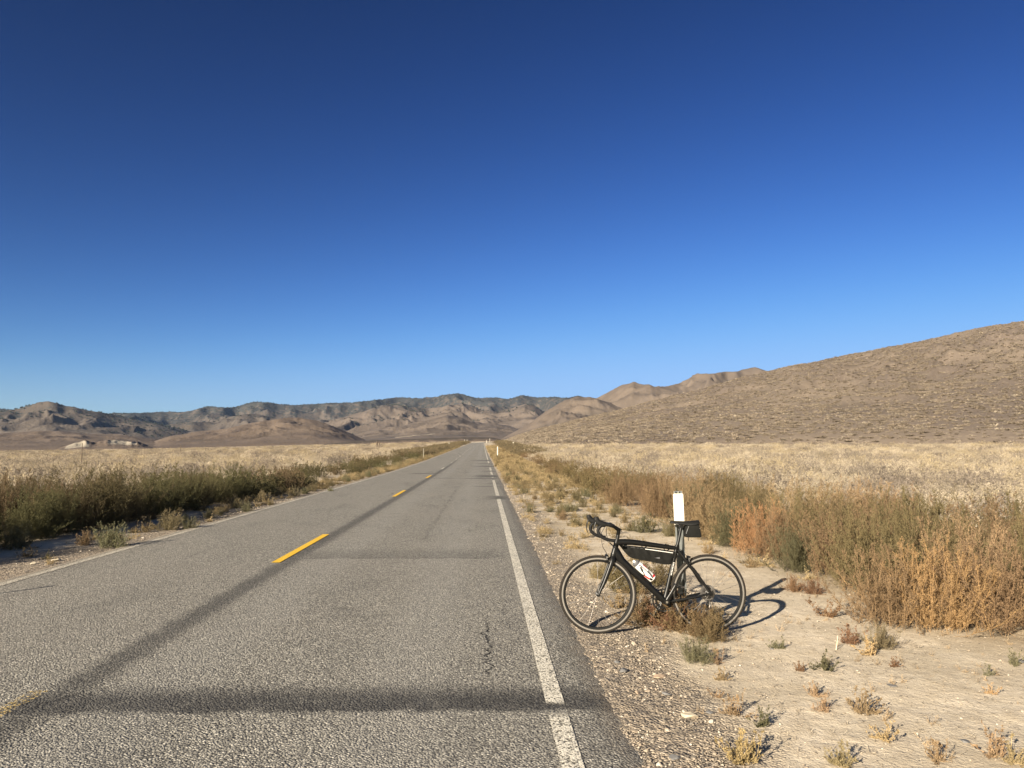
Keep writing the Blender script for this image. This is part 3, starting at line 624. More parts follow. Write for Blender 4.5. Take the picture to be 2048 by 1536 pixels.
# ------------------------------------------------------------------ scattered stuff (geometry nodes, uncountable)
def source(objs, cname):
    c = bpy.data.collections.new(cname)
    for i, me in enumerate(objs):
        o = bpy.data.objects.new('%s_%02d' % (cname, i), me); c.objects.link(o)
    return c
def scatter(name, P, rot, scl, coll, n, label=None, cat=None):
    me = bpy.data.meshes.new(name); me.vertices.add(len(P)); me.vertices.foreach_set('co', np.asarray(P, np.float32).ravel())
    for nm, arr in (('rot', rot), ('scl', scl)):
        at = me.attributes.new(nm, 'FLOAT_VECTOR', 'POINT'); at.data.foreach_set('vector', np.asarray(arr, np.float32).ravel())
    at = me.attributes.new('pick', 'INT', 'POINT'); at.data.foreach_set('value', rng.integers(0, n, len(P)).astype(np.int32))
    ng = bpy.data.node_groups.new(name, 'GeometryNodeTree')
    ng.interface.new_socket('Geometry', in_out='INPUT', socket_type='NodeSocketGeometry'); ng.interface.new_socket('Geometry', in_out='OUTPUT', socket_type='NodeSocketGeometry')
    N = ng.nodes.new; gi = N('NodeGroupInput'); go = N('NodeGroupOutput'); ip = N('GeometryNodeInstanceOnPoints'); ci = N('GeometryNodeCollectionInfo')
    ci.inputs['Collection'].default_value = coll; ci.inputs['Separate Children'].default_value = True; ci.inputs['Reset Children'].default_value = True
    def at_(nm, t): a = N('GeometryNodeInputNamedAttribute'); a.data_type = t; a.inputs['Name'].default_value = nm; return [s for s in a.outputs if s.enabled and s.name == 'Attribute'][0]
    L = ng.links.new; L(gi.outputs[0], ip.inputs['Points']); L(ci.outputs[0], ip.inputs['Instance']); ip.inputs['Pick Instance'].default_value = True
    L(at_('pick', 'INT'), ip.inputs['Instance Index']); L(at_('rot', 'FLOAT_VECTOR'), ip.inputs['Rotation']); L(at_('scl', 'FLOAT_VECTOR'), ip.inputs['Scale'])
    L(ip.outputs[0], go.inputs[0])
    o = link(name, me); md = o.modifiers.new('scatter', 'NODES'); md.node_group = ng; return tag(o, label, cat, kind='stuff')
def clump(seed, h, n, w, lean, width, bw):
    r = np.random.default_rng(seed); az = r.uniform(0, 6.28, n); rad = w * np.sqrt(r.uniform(0, 1, n)); b = np.stack([rad * np.cos(az), rad * np.sin(az), np.full(n, -.04)], 1)
    d = norm(np.stack([np.cos(az) * lean * r.uniform(.1, 1.4, n), np.sin(az) * lean * r.uniform(.1, 1.4, n), np.ones(n)], 1)); L = h * r.uniform(.5, 1.1, n)
    s = norm(np.cross(d, r.normal(0, 1, (n, 3)))); e = b + d * L[:, None]
    V = np.stack([b - s * bw, b + s * bw, e + s * bw * width, e - s * bw * width], 1).reshape(-1, 3); return (V, np.arange(4 * n).reshape(n, 4), r.uniform(0, 1, n))
strawM = leaf_mat('straw_blades', (.385, .32, .23), (.54, .465, .355), transl=.15, rand=.35)
greyM = leaf_mat('grey_brush_leaves', (.23, .195, .15), (.36, .305, .235), transl=.1, rand=.5)
goldM = leaf_mat('golden_brush_leaves', (.33, .265, .165), (.50, .415, .275), transl=.15, rand=.4)
gcl = []
for k in range(5):
    a = clump(300 + k, .44, 420, .17, 2.2, .35, .0065); gcl.append(npmesh('grass_clump', a[0], a[1], (strawM,), attrs={'tint': ('FACE', a[2])}))
for k in range(2):
    s, l = weed(320 + k, h=.6, stems=40, branches=11, leaves=11, leaf=.026, lw=.010, spread=.8, basew=.15, blen=.3, stemw=.0025); gcl.append(join_mesh('brush_clump', (s, l), (strawM, strawM)))
for _k in range(2):
    s, l = weed(331 + 10 * _k, h=.6, stems=36, branches=10, leaves=11, leaf=.026, lw=.010, spread=.8, basew=.15, blen=.3, stemw=.0025); gcl.append(join_mesh('brush_clump', (s, l), (greyM, greyM)))
s, l = weed(332, h=.7, stems=34, branches=10, leaves=11, leaf=.026, lw=.010, spread=.7, basew=.15, blen=.3, stemw=.0025); gcl.append(join_mesh('brush_clump', (s, l), (goldM, goldM)))
gcoll = source(gcl, 'plain_clumps')
def plain_pts(n, a0, a1, r0, r1, side):
    a = np.radians(rng.uniform(a0, a1, n)); r = r0 * (r1 / r0) ** (rng.uniform(0, 1, n) ** .80); x = r * np.sin(a); y = r * np.cos(a)
    if side > 0: k = x > np.interp(y, [6.6, 9, 14, 28, 60, 380], [8.0, 7.6, 7.2, 6.6, 6.0, 7.4]) + cline(y)
    else: k = x < np.interp(y, [9, 20, 60, 360], [-12.4, -12.2, -11., -10]) + 0 * y
    k &= fbm(x * .30, y * .30, 3, side) + .5 * fbm(x * .05, y * .05, 2, side) > -.17
    return x[k], y[k], r[k]
X1, Y1, R1 = plain_pts(36000, 1, 46, 11, 260, 1); X2, Y2, R2 = plain_pts(27000, -50, -1.5, 15, 620, -1)
xx = np.concatenate([X1, X2]); yy = np.concatenate([Y1, Y2]); rr = np.concatenate([R1, R2]); nn = len(xx)
sc = (.45 + 1.45 * rng.uniform(0, 1, nn) ** 1.6) * (1 + .0035 * rr) * np.where(rr < 40, .85, 1)
pk_z = .95 + .0 * sc
scatter('dry_grass', np.stack([xx, yy, G(xx, yy) - .02], 1), np.stack([rng.normal(0, .08, nn), rng.normal(0, .08, nn), rng.uniform(0, 6.28, nn)], 1),
        np.stack([sc * 1.15, sc * 1.15, sc * rng.uniform(.45, .85, nn) / (1 + .002 * rr)], 1), gcoll, len(gcl), 'straw coloured dry grass and brush covering the plain on both sides of the road', 'dry grass')
bm_ = []
darkM = leaf_mat('dark_brush_leaves', (.135, .112, .092), (.27, .225, .18), transl=.1, rand=.6)
for k in range(3):
    s, l = weed(371 + k, h=.62, stems=34, branches=9, leaves=12, leaf=.026, lw=.010, spread=.85, basew=.22, blen=.32, stemw=.003, low=.03); bm_.append(join_mesh('dark_brush', (s, l), (darkM, darkM)))
Xa, Ya, Ra = plain_pts(1200, 2, 46, 14, 240, 1); Xb, Yb, Rb = plain_pts(1300, -50, -3, 18, 500, -1); xx = np.concatenate([Xa, Xb]); yy = np.concatenate([Ya, Yb]); s_ = rng.uniform(.8, 1.7, len(xx)) * (1 + .0012 * np.concatenate([Ra, Rb]))
scatter('desert_brush', np.stack([xx, yy, G(xx, yy) + .02], 1), np.stack([0 * s_, 0 * s_, rng.uniform(0, 6.28, len(xx))], 1), np.stack([s_ * 1.3, s_ * 1.3, s_ * .95], 1), source(bm_, 'brush'), 3, 'grey brown brush dotted through the dry grass of the plain', 'brush')
# far end of both weed belts
n_ = 900; y_ = 100 * (400 / 100) ** rng.uniform(0, 1, n_); u_ = rng.uniform(0, 1, n_); sd_ = rng.uniform(0, 1, n_) < .5
x_ = np.where(sd_, 3.6 + 4 * u_ + .008 * y_, -11.5 + 4.0 * u_) + cline(y_); s_ = rng.uniform(.7, 1.1, n_) * (1 + .002 * y_)
fbr = []
brnM = leaf_mat('brown_weed_leaves', (.11, .09, .055), (.20, .155, .09), transl=.1, rand=.6)
for k in range(3):
    s, l = weed(360 + k, h=1.0, stems=26, branches=7, leaves=8, leaf=.08, lw=.035, spread=.55, basew=.3, blen=.24, stemw=.004, low=.03); fbr.append(join_mesh('weed_bush', (s, l), (brnM, brnM)))
scatter('distant_weeds', np.stack([x_, y_, G(x_, y_)], 1), np.stack([0 * s_, 0 * s_, rng.uniform(0, 6.28, n_)], 1), np.stack([s_ * 1.3, s_ * 1.3, s_ * .8], 1), source(fbr, 'far_weeds'), 3, 'brown weeds along both far verges merging into one mass near the bend', 'weeds')
# scrub on the right hill
sm = []
scrM = leaf_mat('hill_scrub_leaves', (.105, .085, .066), (.33, .27, .20), transl=.1, rand=.7)
for k in range(3):
    a = clump(340 + k, .62, 90, .30, 2.0, .5, .035); sm.append(npmesh('scrub_clump', a[0], a[1], (scrM,), attrs={'tint': ('FACE', a[2])}))
sm.append(npmesh('scrub_clump', clump(350, .6, 60, .3, 2., .5, .04)[0], clump(350, .6, 60, .3, 2., .5, .04)[1], (greyM,), attrs={'tint': ('FACE', rng.uniform(0, 1, 60))}))
scoll = source(sm, 'hill_clumps')
hx, hy, hz, _, ht = HILLS['right_hill103.0']
def surf_pts(H, n, tmin, tmax, power=1.0, wfun=None):
    x, y, z, vg, t = H; na, nr = x.shape
    i = rng.uniform(0, na - 1.001, n); j = rng.uniform(0, nr - 1.001, n); i0 = i.astype(int); j0 = j.astype(int); fi = i - i0; fj = j - j0
    def S(A): return (A[i0, j0] * (1 - fi) * (1 - fj) + A[i0 + 1, j0] * fi * (1 - fj) + A[i0, j0 + 1] * (1 - fi) * fj + A[i0 + 1, j0 + 1] * fi * fj)
    px, py, pz, pt, pv = S(x), S(y), S(z), S(t), S(vg); k = (pt >= tmin) & (pt <= tmax)
    if wfun is not None: k &= rng.uniform(0, 1, n) < wfun(px, py, pt, pv)
    return px[k], py[k], pz[k]
px_, py_, pz_ = surf_pts(HILLS['right_hill103.0'], 170000, .0, 1.0, wfun=lambda x, y, t, v: .85 + .9 * fbm(x * .05, y * .05, 4)); n_ = len(px_)
s_ = .4 + 1.1 * rng.uniform(0, 1, n_) ** 2.6
scatter('hill_scrub', np.stack([px_, py_, pz_], 1), np.stack([0 * s_, 0 * s_, rng.uniform(0, 6.28, n_)], 1), np.stack([s_ * 1.05, s_ * 1.05, s_ * .8], 1), scoll, len(sm),
        'low straw and grey scrub dotted over the big hill on the right', 'scrub')
# junipers on the mountains
jm = []; junM = leaf_mat('juniper_leaves', (.035, .042, .034), (.07, .078, .06), transl=0, rand=.4)
for k in range(3):
    r = np.random.default_rng(400 + k); nb = 90; u = norm(r.normal(0, 1, (nb, 3))) * (r.uniform(.3, 1, (nb, 1)) ** .4) * np.array([1.5, 1.5, 1.5]) + np.array([0, 0, 1.3])
    V, Fc = quads_from(u, norm(r.normal(0, 1, (nb, 3))), norm(r.normal(0, 1, (nb, 3))), np.full(nb, 1.5), np.full(nb, 1.1)); jm.append(npmesh('juniper', V, Fc, (junM,), attrs={'tint': ('FACE', r.uniform(0, 1, nb))}))
jcoll = source(jm, 'junipers'); JP = []
for key, cnt in (('mountain_range11.0', 42000), ('mountain_peak23.0', 9000), ('mountain_ridge31.0', 7000), ('foothills47.0', 16000)):
    if key in HILLS:
        JP.append(np.stack(surf_pts(HILLS[key], cnt, .3, 1.05, wfun=lambda x, y, t, v: np.clip(v * .8 + .8 * (fbm(x * .004, y * .004, 3) + .0) - .05, 0, 1)), 1))
JP = np.concatenate(JP); n_ = len(JP); s_ = rng.uniform(.6, 1.5, n_) * 1.2
scatter('juniper_woodland', JP, np.stack([0 * s_, 0 * s_, rng.uniform(0, 6.28, n_)], 1), np.stack([s_] * 3, 1), jcoll, 3, 'dark juniper woodland dotted along the ridges of the far mountains', 'woodland')

# stones
def rock_mesh(name, seed, mat, sub=2, flat=.6):
    import bmesh
    bm = bmesh.new(); bmesh.ops.create_icosphere(bm, subdivisions=sub, radius=1.0); r = np.random.default_rng(seed)
    P = [norm(r.normal(0, 1, 3)) for _ in range(9)]; D = r.uniform(.42 if sub > 2 else .55, .85, 9)
    for v in bm.verts:
        c = np.array(v.co)
        for p_, d_ in zip(P, D):
            q = c @ p_
            if q > d_: c = c - p_ * (q - d_)
        c = c * (1 + .06 * float(perlin(np.array([c[0] * 2 + seed]), np.array([c[1] * 2 + c[2]]))[0])); c[2] *= flat; v.co = c
    me = bpy.data.meshes.new(name); bm.to_mesh(me); bm.free(); me.materials.append(mat); return me
m = MT('pebble_stone'); oi = m.n('ShaderNodeObjectInfo').outputs['Random']; n_o = m.noise(m.obj(), 3, 4, .7)
m.col(m.mix(m.math('MULTIPLY', n_o, .35), m.ramp(oi, [(0, (.085, .08, .075)), (.3, (.17, .15, .125)), (.6, (.30, .245, .185)), (.85, (.42, .35, .27)), (1, (.60, .54, .45))]), (.30, .25, .19))); m.rough(.9)
pebM = m.m
pcoll = source([rock_mesh('pebble', 500 + k, pebM, 1, .55) for k in range(6)], 'pebbles')
n_ = 30000; y_ = 1.8 * (34 / 1.8) ** rng.uniform(0, 1, n_); x_ = RX1 - .07 + np.abs(rng.normal(0, .44, n_)) + .0 * y_
k_ = rng.uniform(0, 1, n_) < np.clip(1.3 - .8 * (x_ - RX1) + .8 * fbm(x_ * 1.5, y_ * 1.5, 3), .05, 1); x_, y_ = x_[k_], y_[k_]
n2_ = 16000; y2 = 2.0 * (20 / 2.0) ** rng.uniform(0, 1, n2_); x2 = rng.uniform(1.2, 6.5, n2_)
n3_ = 7000; y3 = rng.uniform(5, 40, n3_); x3 = RX0 + .05 - np.abs(rng.normal(0, .6, n3_))
x_ = np.concatenate([x_, x2, x3]); y_ = np.concatenate([y_, y2, y3]); n_ = len(x_)
s_ = .0038 * np.exp(rng.normal(0, .55, n_)) * (1 + .05 * y_); s_[-n3_ - n2_:-n3_] *= .75; s_ = np.minimum(s_, .03)
scatter('gravel', np.stack([x_, y_, G(x_, y_) + s_ * .15 + .002], 1), np.stack([rng.normal(0, .25, n_), rng.normal(0, .25, n_), rng.uniform(0, 6.28, n_)], 1), np.stack([s_ * rng.uniform(.8, 1.5, n_), s_, s_ * rng.uniform(.6, 1.2, n_)], 1), pcoll, 6,
        'loose gravel and pebbles along both edges of the asphalt', 'gravel')
# dry litter twigs on the sand
tw = []
for k in range(3):
    r = np.random.default_rng(600 + k); nb = 5; b = r.normal(0, .012, (nb, 3)); b[:, 2] = .003; d = norm(np.stack([r.normal(0, 1, nb), r.normal(0, 1, nb), np.abs(r.normal(0, .35, nb))], 1)); s = norm(np.cross(d, np.array([0, 0, 1.]))); e = b + d * r.uniform(.012, .04, (nb, 1))
    V = np.stack([b - s * .0018, b + s * .0018, e + s * .0012, e - s * .0012], 1).reshape(-1, 3); tw.append(npmesh('litter', V, np.arange(4 * nb).reshape(nb, 4), (strawM,), attrs={'tint': ('FACE', r.uniform(0, 1, nb))}))
tcoll = source(tw, 'litter'); n_ = 18000; y_ = 2.2 * (30 / 2.2) ** rng.uniform(0, 1, n_); x_ = rng.uniform(1.0, 5.5, n_) + rng.normal(0, .2, n_)
k_ = rng.uniform(0, 1, n_) < .12 + 1.1 * np.clip(fbm(x_ * .8, y_ * .8, 4, 3.) + .05, 0, 1) + .35 * (x_ > 3); x_, y_ = x_[k_], y_[k_]; n_ = len(x_); s_ = rng.uniform(.25, .8, n_) * (1 + .05 * y_)
scatter('plant_litter', np.stack([x_, y_, G(x_, y_) + .004], 1), np.stack([0 * s_, 0 * s_, rng.uniform(0, 6.28, n_)], 1), np.stack([s_] * 3, 1), tcoll, 3, 'dry plant litter strewn over the sand right of the road', 'litter')
# single rocks
rpale = plain('pale_rock', (.46, .40, .30), .9, var=.4, scale=3); rgrey = plain('grey_rock', (.16, .155, .15), .85, var=.3, scale=3); rtan = plain('tan_rock', (.40, .30, .21), .9, var=.3, scale=3)
for i, (px, py, s, mt, fl, lb) in enumerate([
    (1378, 1436, .048, rpale, .5, 'pale cream rock, the biggest stone on the gravel beside the road'),
    (1420, 1428, .026, rgrey, .5, 'dark grey stone just right of the pale cream rock'),
    (1335, 1392, .038, rgrey, .4, 'flat grey stone on the gravel above the pale cream rock'),
    (1245, 1345, .038, rgrey, .6, 'dark grey rock at the edge of the road below the front wheel'),
    (1232, 1328, .028, rgrey, .6, 'small dark rock left of the dark grey one below the front wheel'),
    (1320, 1355, .042, rtan, .3, 'long flat tan stone on the gravel below the front wheel'),
    (1275, 1388, .025, rtan, .5, 'tan pebble near the asphalt edge'),
    (1680, 1518, .030, rgrey, .55, 'dark stone at the bottom edge of the sand'),
    (1350, 1518, .032, rgrey, .4, 'bluish grey stone on the gravel at the bottom edge'),
    (1782, 1372, .034, rgrey, .15, 'thin dark slab of stone lying on open sand'),
    (2040, 1322, .04, rgrey, .4, 'dark stone at the right edge of the photo'),
    (1545, 1300, .022, rgrey, .3, 'small dark stone on the sand right of the bicycle'),
    (1930, 1485, .028, rgrey, .3, 'flat grey stone on the sand at lower right'),
    (112, 1122, .06, rpale, .5, 'pale stone on the left gravel verge'),
    (66, 1128, .05, rpale, .5, 'smaller pale stone left of the pale one on the left verge')]):
    g = gp(px, py, -.045); me = rock_mesh('stone', 700 + i, mt, 3, fl); o = link('stone', me); o.location = (g.x, g.y, float(G(g.x, g.y)) + s * fl * .45); o.scale = (s * 1.25, s, s); o.rotation_euler = (0, 0, i * 1.3)
    tag(o, lb, 'stone', 'single stones beside the road')
vgM = leaf_mat('verge_tufts', (.15, .12, .065), (.40, .30, .16), transl=.1, rand=.8); vgs = []
for k in range(4):
    s_w, l_w = weed(660 + k, h=.3, stems=16, branches=7, leaves=7, leaf=.022, lw=.009, spread=.95, basew=.06, blen=.3, stemw=.006, low=.03); vgs.append(join_mesh('verge_tuft', (s_w, l_w), (vgM, vgM)))
n_ = 6500; y_ = 9 * (220 / 9) ** (rng.uniform(0, 1, n_) ** .8); sd_ = rng.uniform(0, 1, n_) < .68; x_ = np.where(sd_, rng.uniform(1.0, 4.3, n_), rng.uniform(-7.6, -6.15, n_))
k_ = (rng.uniform(0, 1, n_) < sstep(9, 34, y_) * .9 + .1) & (fbm(x_ * 1.1, y_ * .5, 3, 31.) > .12 - .5 * sstep(15, 60, y_)); x_, y_ = x_[k_], y_[k_]; n_ = len(x_); s_ = rng.uniform(.3, .95, n_) * (1 + .008 * y_); x_ = x_ + cline(y_)
scatter('verge_tufts', np.stack([x_, y_, G(x_, y_)], 1), np.stack([0 * s_, 0 * s_, rng.uniform(0, 6.28, n_)], 1), np.stack([s_, s_, s_ * .8], 1), source(vgs, 'verge'), 4, 'low dry tufts thickening along both verges further up the road', 'tufts')
spM = leaf_mat('dry_sprig', (.22, .15, .085), (.50, .39, .25), transl=.1, rand=.6); sps = []
for k in range(4):
    s_w, l_w = weed(640 + k, h=.16, stems=6, branches=6, leaves=6, leaf=.010, lw=.005, spread=.95, basew=.015, blen=.25, stemw=.007); sps.append(join_mesh('dry_sprig', (s_w, l_w), (spM, spM)))
n_ = 1500; y_ = 2.6 * (26 / 2.6) ** rng.uniform(0, 1, n_); x_ = rng.uniform(1.3, 5.8, n_); k_ = fbm(x_ * .9, y_ * .9, 3, 21.) > .08; x_, y_ = x_[k_], y_[k_]; n_ = len(x_); s_ = rng.uniform(.15, .7, n_)
scatter('dry_sprigs', np.stack([x_, y_, G(x_, y_)], 1), np.stack([rng.normal(0, .3, n_), rng.normal(0, .3, n_), rng.uniform(0, 6.28, n_)], 1), np.stack([s_] * 3, 1), source(sps, 'sprigs'), 4, 'tiny dry sprigs scattered over the sand right of the road', 'sprigs')
# white stalk on the sand
sk = plain('dry_stalk', (.62, .53, .40), .8)

# ------------------------------------------------------------------ solid-shape builder
class MB:
    def __init__(s): s.V = []; s.F = []; s.n = 0
    def add(s, V, F): s.V.append(np.asarray(V, float)); s.F += [tuple(int(i) + s.n for i in f) for f in F]; s.n += len(V); return s
    def tube(s, P, R, k=12, cap=True, flat=None, up=(0, 1, 0)):
        """sweep; R radius or list; flat = list of (a, b) half axes, a along 'up'-ish side"""
        P = np.asarray(P, float); n = len(P); R = np.broadcast_to(np.asarray(R, float), (n,)) if flat is None else None
        T = norm(np.gradient(P, axis=0)); up = np.asarray(up, float); V = []
        for i in range(n):
            a = up - T[i] * (up @ T[i])
            if np.linalg.norm(a) < 1e-4: a = np.array([0, 0, 1.]) - T[i] * T[i][2]
            a /= np.linalg.norm(a); b = np.cross(T[i], a)
            ra, rb = (R[i], R[i]) if flat is None else flat[i]
            for j in range(k):
                w = 2 * math.pi * j / k; V.append(P[i] + a * ra * math.cos(w) + b * rb * math.sin(w))
        F = [(i * k + j, i * k + (j + 1) % k, (i + 1) * k + (j + 1) % k, (i + 1) * k + j) for i in range(n - 1) for j in range(k)]
        if cap: F += [tuple(range(k))[::-1], tuple((n - 1) * k + j for j in range(k))]
        return s.add(V, F)
    def ring(s, c, rad, prof, n=96):
        """revolve closed profile [(dr, dy)] round the y axis through c"""
        k = len(prof); V = [(c[0] + (rad + dr) * math.cos(2 * math.pi * i / n), c[1] + dy, c[2] + (rad + dr) * math.sin(2 * math.pi * i / n)) for i in range(n) for dr, dy in prof]
        F = [(i * k + j, i * k + (j + 1) % k, ((i + 1) % n) * k + (j + 1) % k, ((i + 1) % n) * k + j) for i in range(n) for j in range(k)]
        return s.add(V, F)
    def disc(s, c, r, h, n=32):
        return s.tube([(c[0], c[1] - h / 2, c[2]), (c[0], c[1] + h / 2, c[2])], r, n, up=(1, 0, 0))
    def box(s, c, d, m=None):
        V = [Vector((x * d[0] / 2, y * d[1] / 2, z * d[2] / 2)) for x in (-1, 1) for y in (-1, 1) for z in (-1, 1)]
        if m is not None: V = [m @ v for v in V]
        V = [(v[0] + c[0], v[1] + c[1], v[2] + c[2]) for v in V]
        return s.add(V, [(0, 1, 3, 2), (4, 6, 7, 5), (0, 4, 5, 1), (2, 3, 7, 6), (0, 2, 6, 4), (1, 5, 7, 3)])
    def slab(s, poly, y0, y1, bulge=0.0):
        """polygon in (x,z) extruded along y, optional inner raised loop both sides"""
        n = len(poly); cx = sum(p[0] for p in poly) / n; cz = sum(p[1] for p in poly) / n
        V = []
        rings = [(y0 - bulge, .75), (y0, 1.0), (y1, 1.0), (y1 + bulge, .75)] if bulge else [(y0, 1.0), (y1, 1.0)]
        for y, f in rings: V += [(cx + (p[0] - cx) * f, y, cz + (p[1] - cz) * f) for p in poly]
        F = [(r * n + j, r * n + (j + 1) % n, (r + 1) * n + (j + 1) % n, (r + 1) * n + j) for r in range(len(rings) - 1) for j in range(n)]
        F += [tuple(range(n))[::-1], tuple((len(rings) - 1) * n + j for j in range(n))]
        return s.add(V, F)
    def build(s, name, mat, parent=None, smooth=True, bevel=0.0, sub=0):
        me = bpy.data.meshes.new(name); me.from_pydata([tuple(v) for v in np.concatenate(s.V)], [], s.F); me.update()
        import bmesh
        bm = bmesh.new(); bm.from_mesh(me); bmesh.ops.recalc_face_normals(bm, faces=bm.faces); bm.to_mesh(me); bm.free()
        for mm in (mat if isinstance(mat, (list, tuple)) else [mat]): me.materials.append(mm)
        if smooth:
            me.polygons.foreach_set('use_smooth', [True] * len(me.polygons)); me.set_sharp_from_angle(angle=math.radians(38))
        o = link(name, me, parent)
        if bevel:
            b = o.modifiers.new('bevel', 'BEVEL'); b.width = bevel; b.segments = 2; b.limit_method = 'ANGLE'
        if sub:
            b = o.modifiers.new('sub', 'SUBSURF'); b.levels = sub; b.render_levels = sub
        return o
def smooth_path(P, n=24):
    P = np.asarray(P, float); m_ = len(P); t = np.linspace(0, m_ - 1, n); i = np.clip(t.astype(int), 0, m_ - 2); f = (t - i)[:, None]
    p0 = P[np.maximum(i - 1, 0)]; p1 = P[i]; p2 = P[i + 1]; p3 = P[np.minimum(i + 2, m_ - 1)]
    return .5 * (2 * p1 + (p2 - p0) * f + (2 * p0 - 5 * p1 + 4 * p2 - p3) * f ** 2 + (3 * p1 - p0 - 3 * p2 + p3) * f ** 3)

# ------------------------------------------------------------------ the bicycle
gf = gp(1197, 1266.5, -.03); gr = gp(1425, 1263, -.03)
U = Vector((gr.x - gf.x, gr.y - gf.y, 0)); WB = .985; U.normalize()
Wd = Vector((-U.y, U.x, 0)); Wd = Wd if Wd.y > 0 else -Wd
LEAN = math.radians(2.5)
Vu = Vector((0, 0, math.cos(LEAN))) + Wd * math.sin(LEAN); Ww = Wd * math.cos(LEAN) - Vector((0, 0, math.sin(LEAN)))
BM = Matrix(((U.x, Ww.x, Vu.x, gf.x), (U.y, Ww.y, Vu.y, gf.y), (U.z, Ww.z, Vu.z, float(G(gf.x, gf.y)) + .006), (0, 0, 0, 1))) @ Matrix.Diagonal((1.032, 1.0, 1.018, 1))
blk = plain('matte_black_carbon', (.006, .006, .0058), .34, spec=.28, coat=0, var=.1)
satin = plain('satin_black_metal', (.010, .010, .010), .33, metal=.2, spec=.35)
rub = plain('tyre_rubber', (.022, .019, .016), .85, spec=.15, var=.25, scale=30)
rimb = plain('black_rim', (.010, .010, .010), .35, spec=.3)
trk = plain('machined_brake_track', (.21, .195, .175), .45, metal=.3, var=.1)
sil = plain('silver_metal', (.55, .54, .52), .3, metal=1.0)
steel = plain('spoke_steel', (.16, .15, .14), .4, metal=.6)
fab = plain('black_bag_fabric', (.011, .011, .010), .85, spec=.12, var=.35, scale=25)
rubb = plain('bar_tape', (.010, .010, .010), .6, spec=.2, var=.2, scale=80)
white_p = plain('white_plastic', (.72, .70, .66), .4, var=.05); red_p = plain('red_plastic', (.55, .03, .03), .4); grey_p = plain('grey_plastic', (.10, .10, .105), .45)
bike = bpy.data.objects.new('bicycle', None); COL.objects.link(bike); bike.matrix_world = BM; bike.empty_display_size = .2
tag(bike, 'black drop bar road bicycle leaning against the white marker post', 'bicycle')
R0 = .340
def wheel(cx, front, steer=0.0):
    w = bpy.data.objects.new('wheel', None); COL.objects.link(w); w.parent = bike; w.location = (cx, 0, R0)
    MB().ring((0, 0, 0), R0 - .0135, [(.0135 * math.cos(a), .0128 * math.sin(a)) for a in np.linspace(0, 2 * math.pi, 15)[:-1]], 110).build('tyre', rub, w)
    MB().ring((0, 0, 0), .300, [(.018, -.0105), (.018, .0105), (.004, .0108), (-.012, .0075), (-.018, 0), (-.012, -.0075), (.004, -.0108)], 110).build('rim', rimb, w)
    b = MB()
    for sy in (-1, 1): b.ring((0, 0, 0), .3115, [(.0065, sy * .0108), (.0065, sy * .0122), (-.0065, sy * .0122), (-.0065, sy * .0108)], 110)
    b.build('brake_track', trk, w)
    hub = MB().tube([(0, -.036, 0), (0, -.03, 0), (0, -.026, 0), (0, .026, 0), (0, .03, 0), (0, .036, 0)], [.010, .019, .012, .012, .019, .010], 16, up=(1, 0, 0)); hub.tube([(0, -.058, 0), (0, .058, 0)], .005, 8, up=(1, 0, 0)); hub.build('hub', satin, w)
    ns = 20 if front else 24; s1 = MB()
    for i in range(ns):
        a = 2 * math.pi * i / ns; off = 0 if front else (.9 if (i // 2) % 2 else -.9); side = -1 if i % 2 else 1
        hb = (.018 * math.cos(a + off), side * .028, .018 * math.sin(a + off)); rm = (.284 * math.cos(a), side * .002, .284 * math.sin(a))
        P = np.array([hb, rm]); d = norm(P[1] - P[0]); s1.tube(P, 0, 6, flat=[(.0009, .0014)] * 2, up=(0, 1, 0))
    s1.build('spokes', steel, w)
    return w
wf = wheel(0, True); wf.rotation_euler = (0, 0, math.radians(-3)); wr = wheel(WB, False)
# frame
BB = np.array((.592, 0, .275)); HT = np.array((.181, 0, .815)); HB = np.array((.149, 0, .690)); SC = np.array((.709, 0, .735)); FH = np.array((0, 0, R0)); RH = np.array((WB, 0, R0))
f = MB()
def lerp(a, b, t): return np.asarray(a) * (1 - t) + np.asarray(b) * t
f.tube([HB - (HT - HB) * .05, lerp(HB, HT, .4), HT], 0, 16, flat=[(.024, .029), (.021, .024), (.022, .024)])
f.tube([lerp(HB, HT, .22), lerp(HB, BB, .15), lerp(HB, BB, .5), lerp(HB, BB, .85), BB], 0, 16, flat=[(.023, .043), (.025, .036), (.026, .029), (.028, .029), (.03, .032)])
f.tube(smooth_path([lerp(HB, HT, .80), (.30, 0, .792), (.5, 0, .765), SC + (0, 0, .0)], 12), 0, 16, flat=[(.021, .030 - .012 * t) for t in np.linspace(0, 1, 12)])
f.tube([BB, lerp(BB, SC, .25), lerp(BB, SC, .9), lerp(BB, SC, 1.06)], 0, 16, flat=[(.026, .030), (.019, .021), (.016, .018), (.017, .019)])
f.tube([BB + (0, -.042, 0), BB + (0, .042, 0)], .026, 18, up=(1, 0, 0))
for sy in (-1, 1):
    f.tube(smooth_path([SC + (0.01, sy * .010, -.015), (.775, sy * .024, .645), (.812, sy * .030, .585), (.852, sy * .034, .548), (.92, sy * .046, .445), (WB - .006, sy * .060, R0 + .012)], 20), 0, 10, flat=[(.0075, .012)] * 20)
    f.tube(smooth_path([BB + (.02, sy * .022, -.004), (.70, sy * .034, .283), (.84, sy * .05, .31), (WB, sy * .060, R0)], 14), 0, 10, flat=[(.009, .016 - .006 * t) for t in np.linspace(0, 1, 14)])
    f.box((WB + .002, sy * .062, R0), (.03, .006, .034))
f.tube([(.795, -.02, .62), (.795, .02, .62)], .008, 8, up=(1, 0, 0))
frame = f.build('frame', blk, bike)
wl = MB()      # small white marks on the seat tube
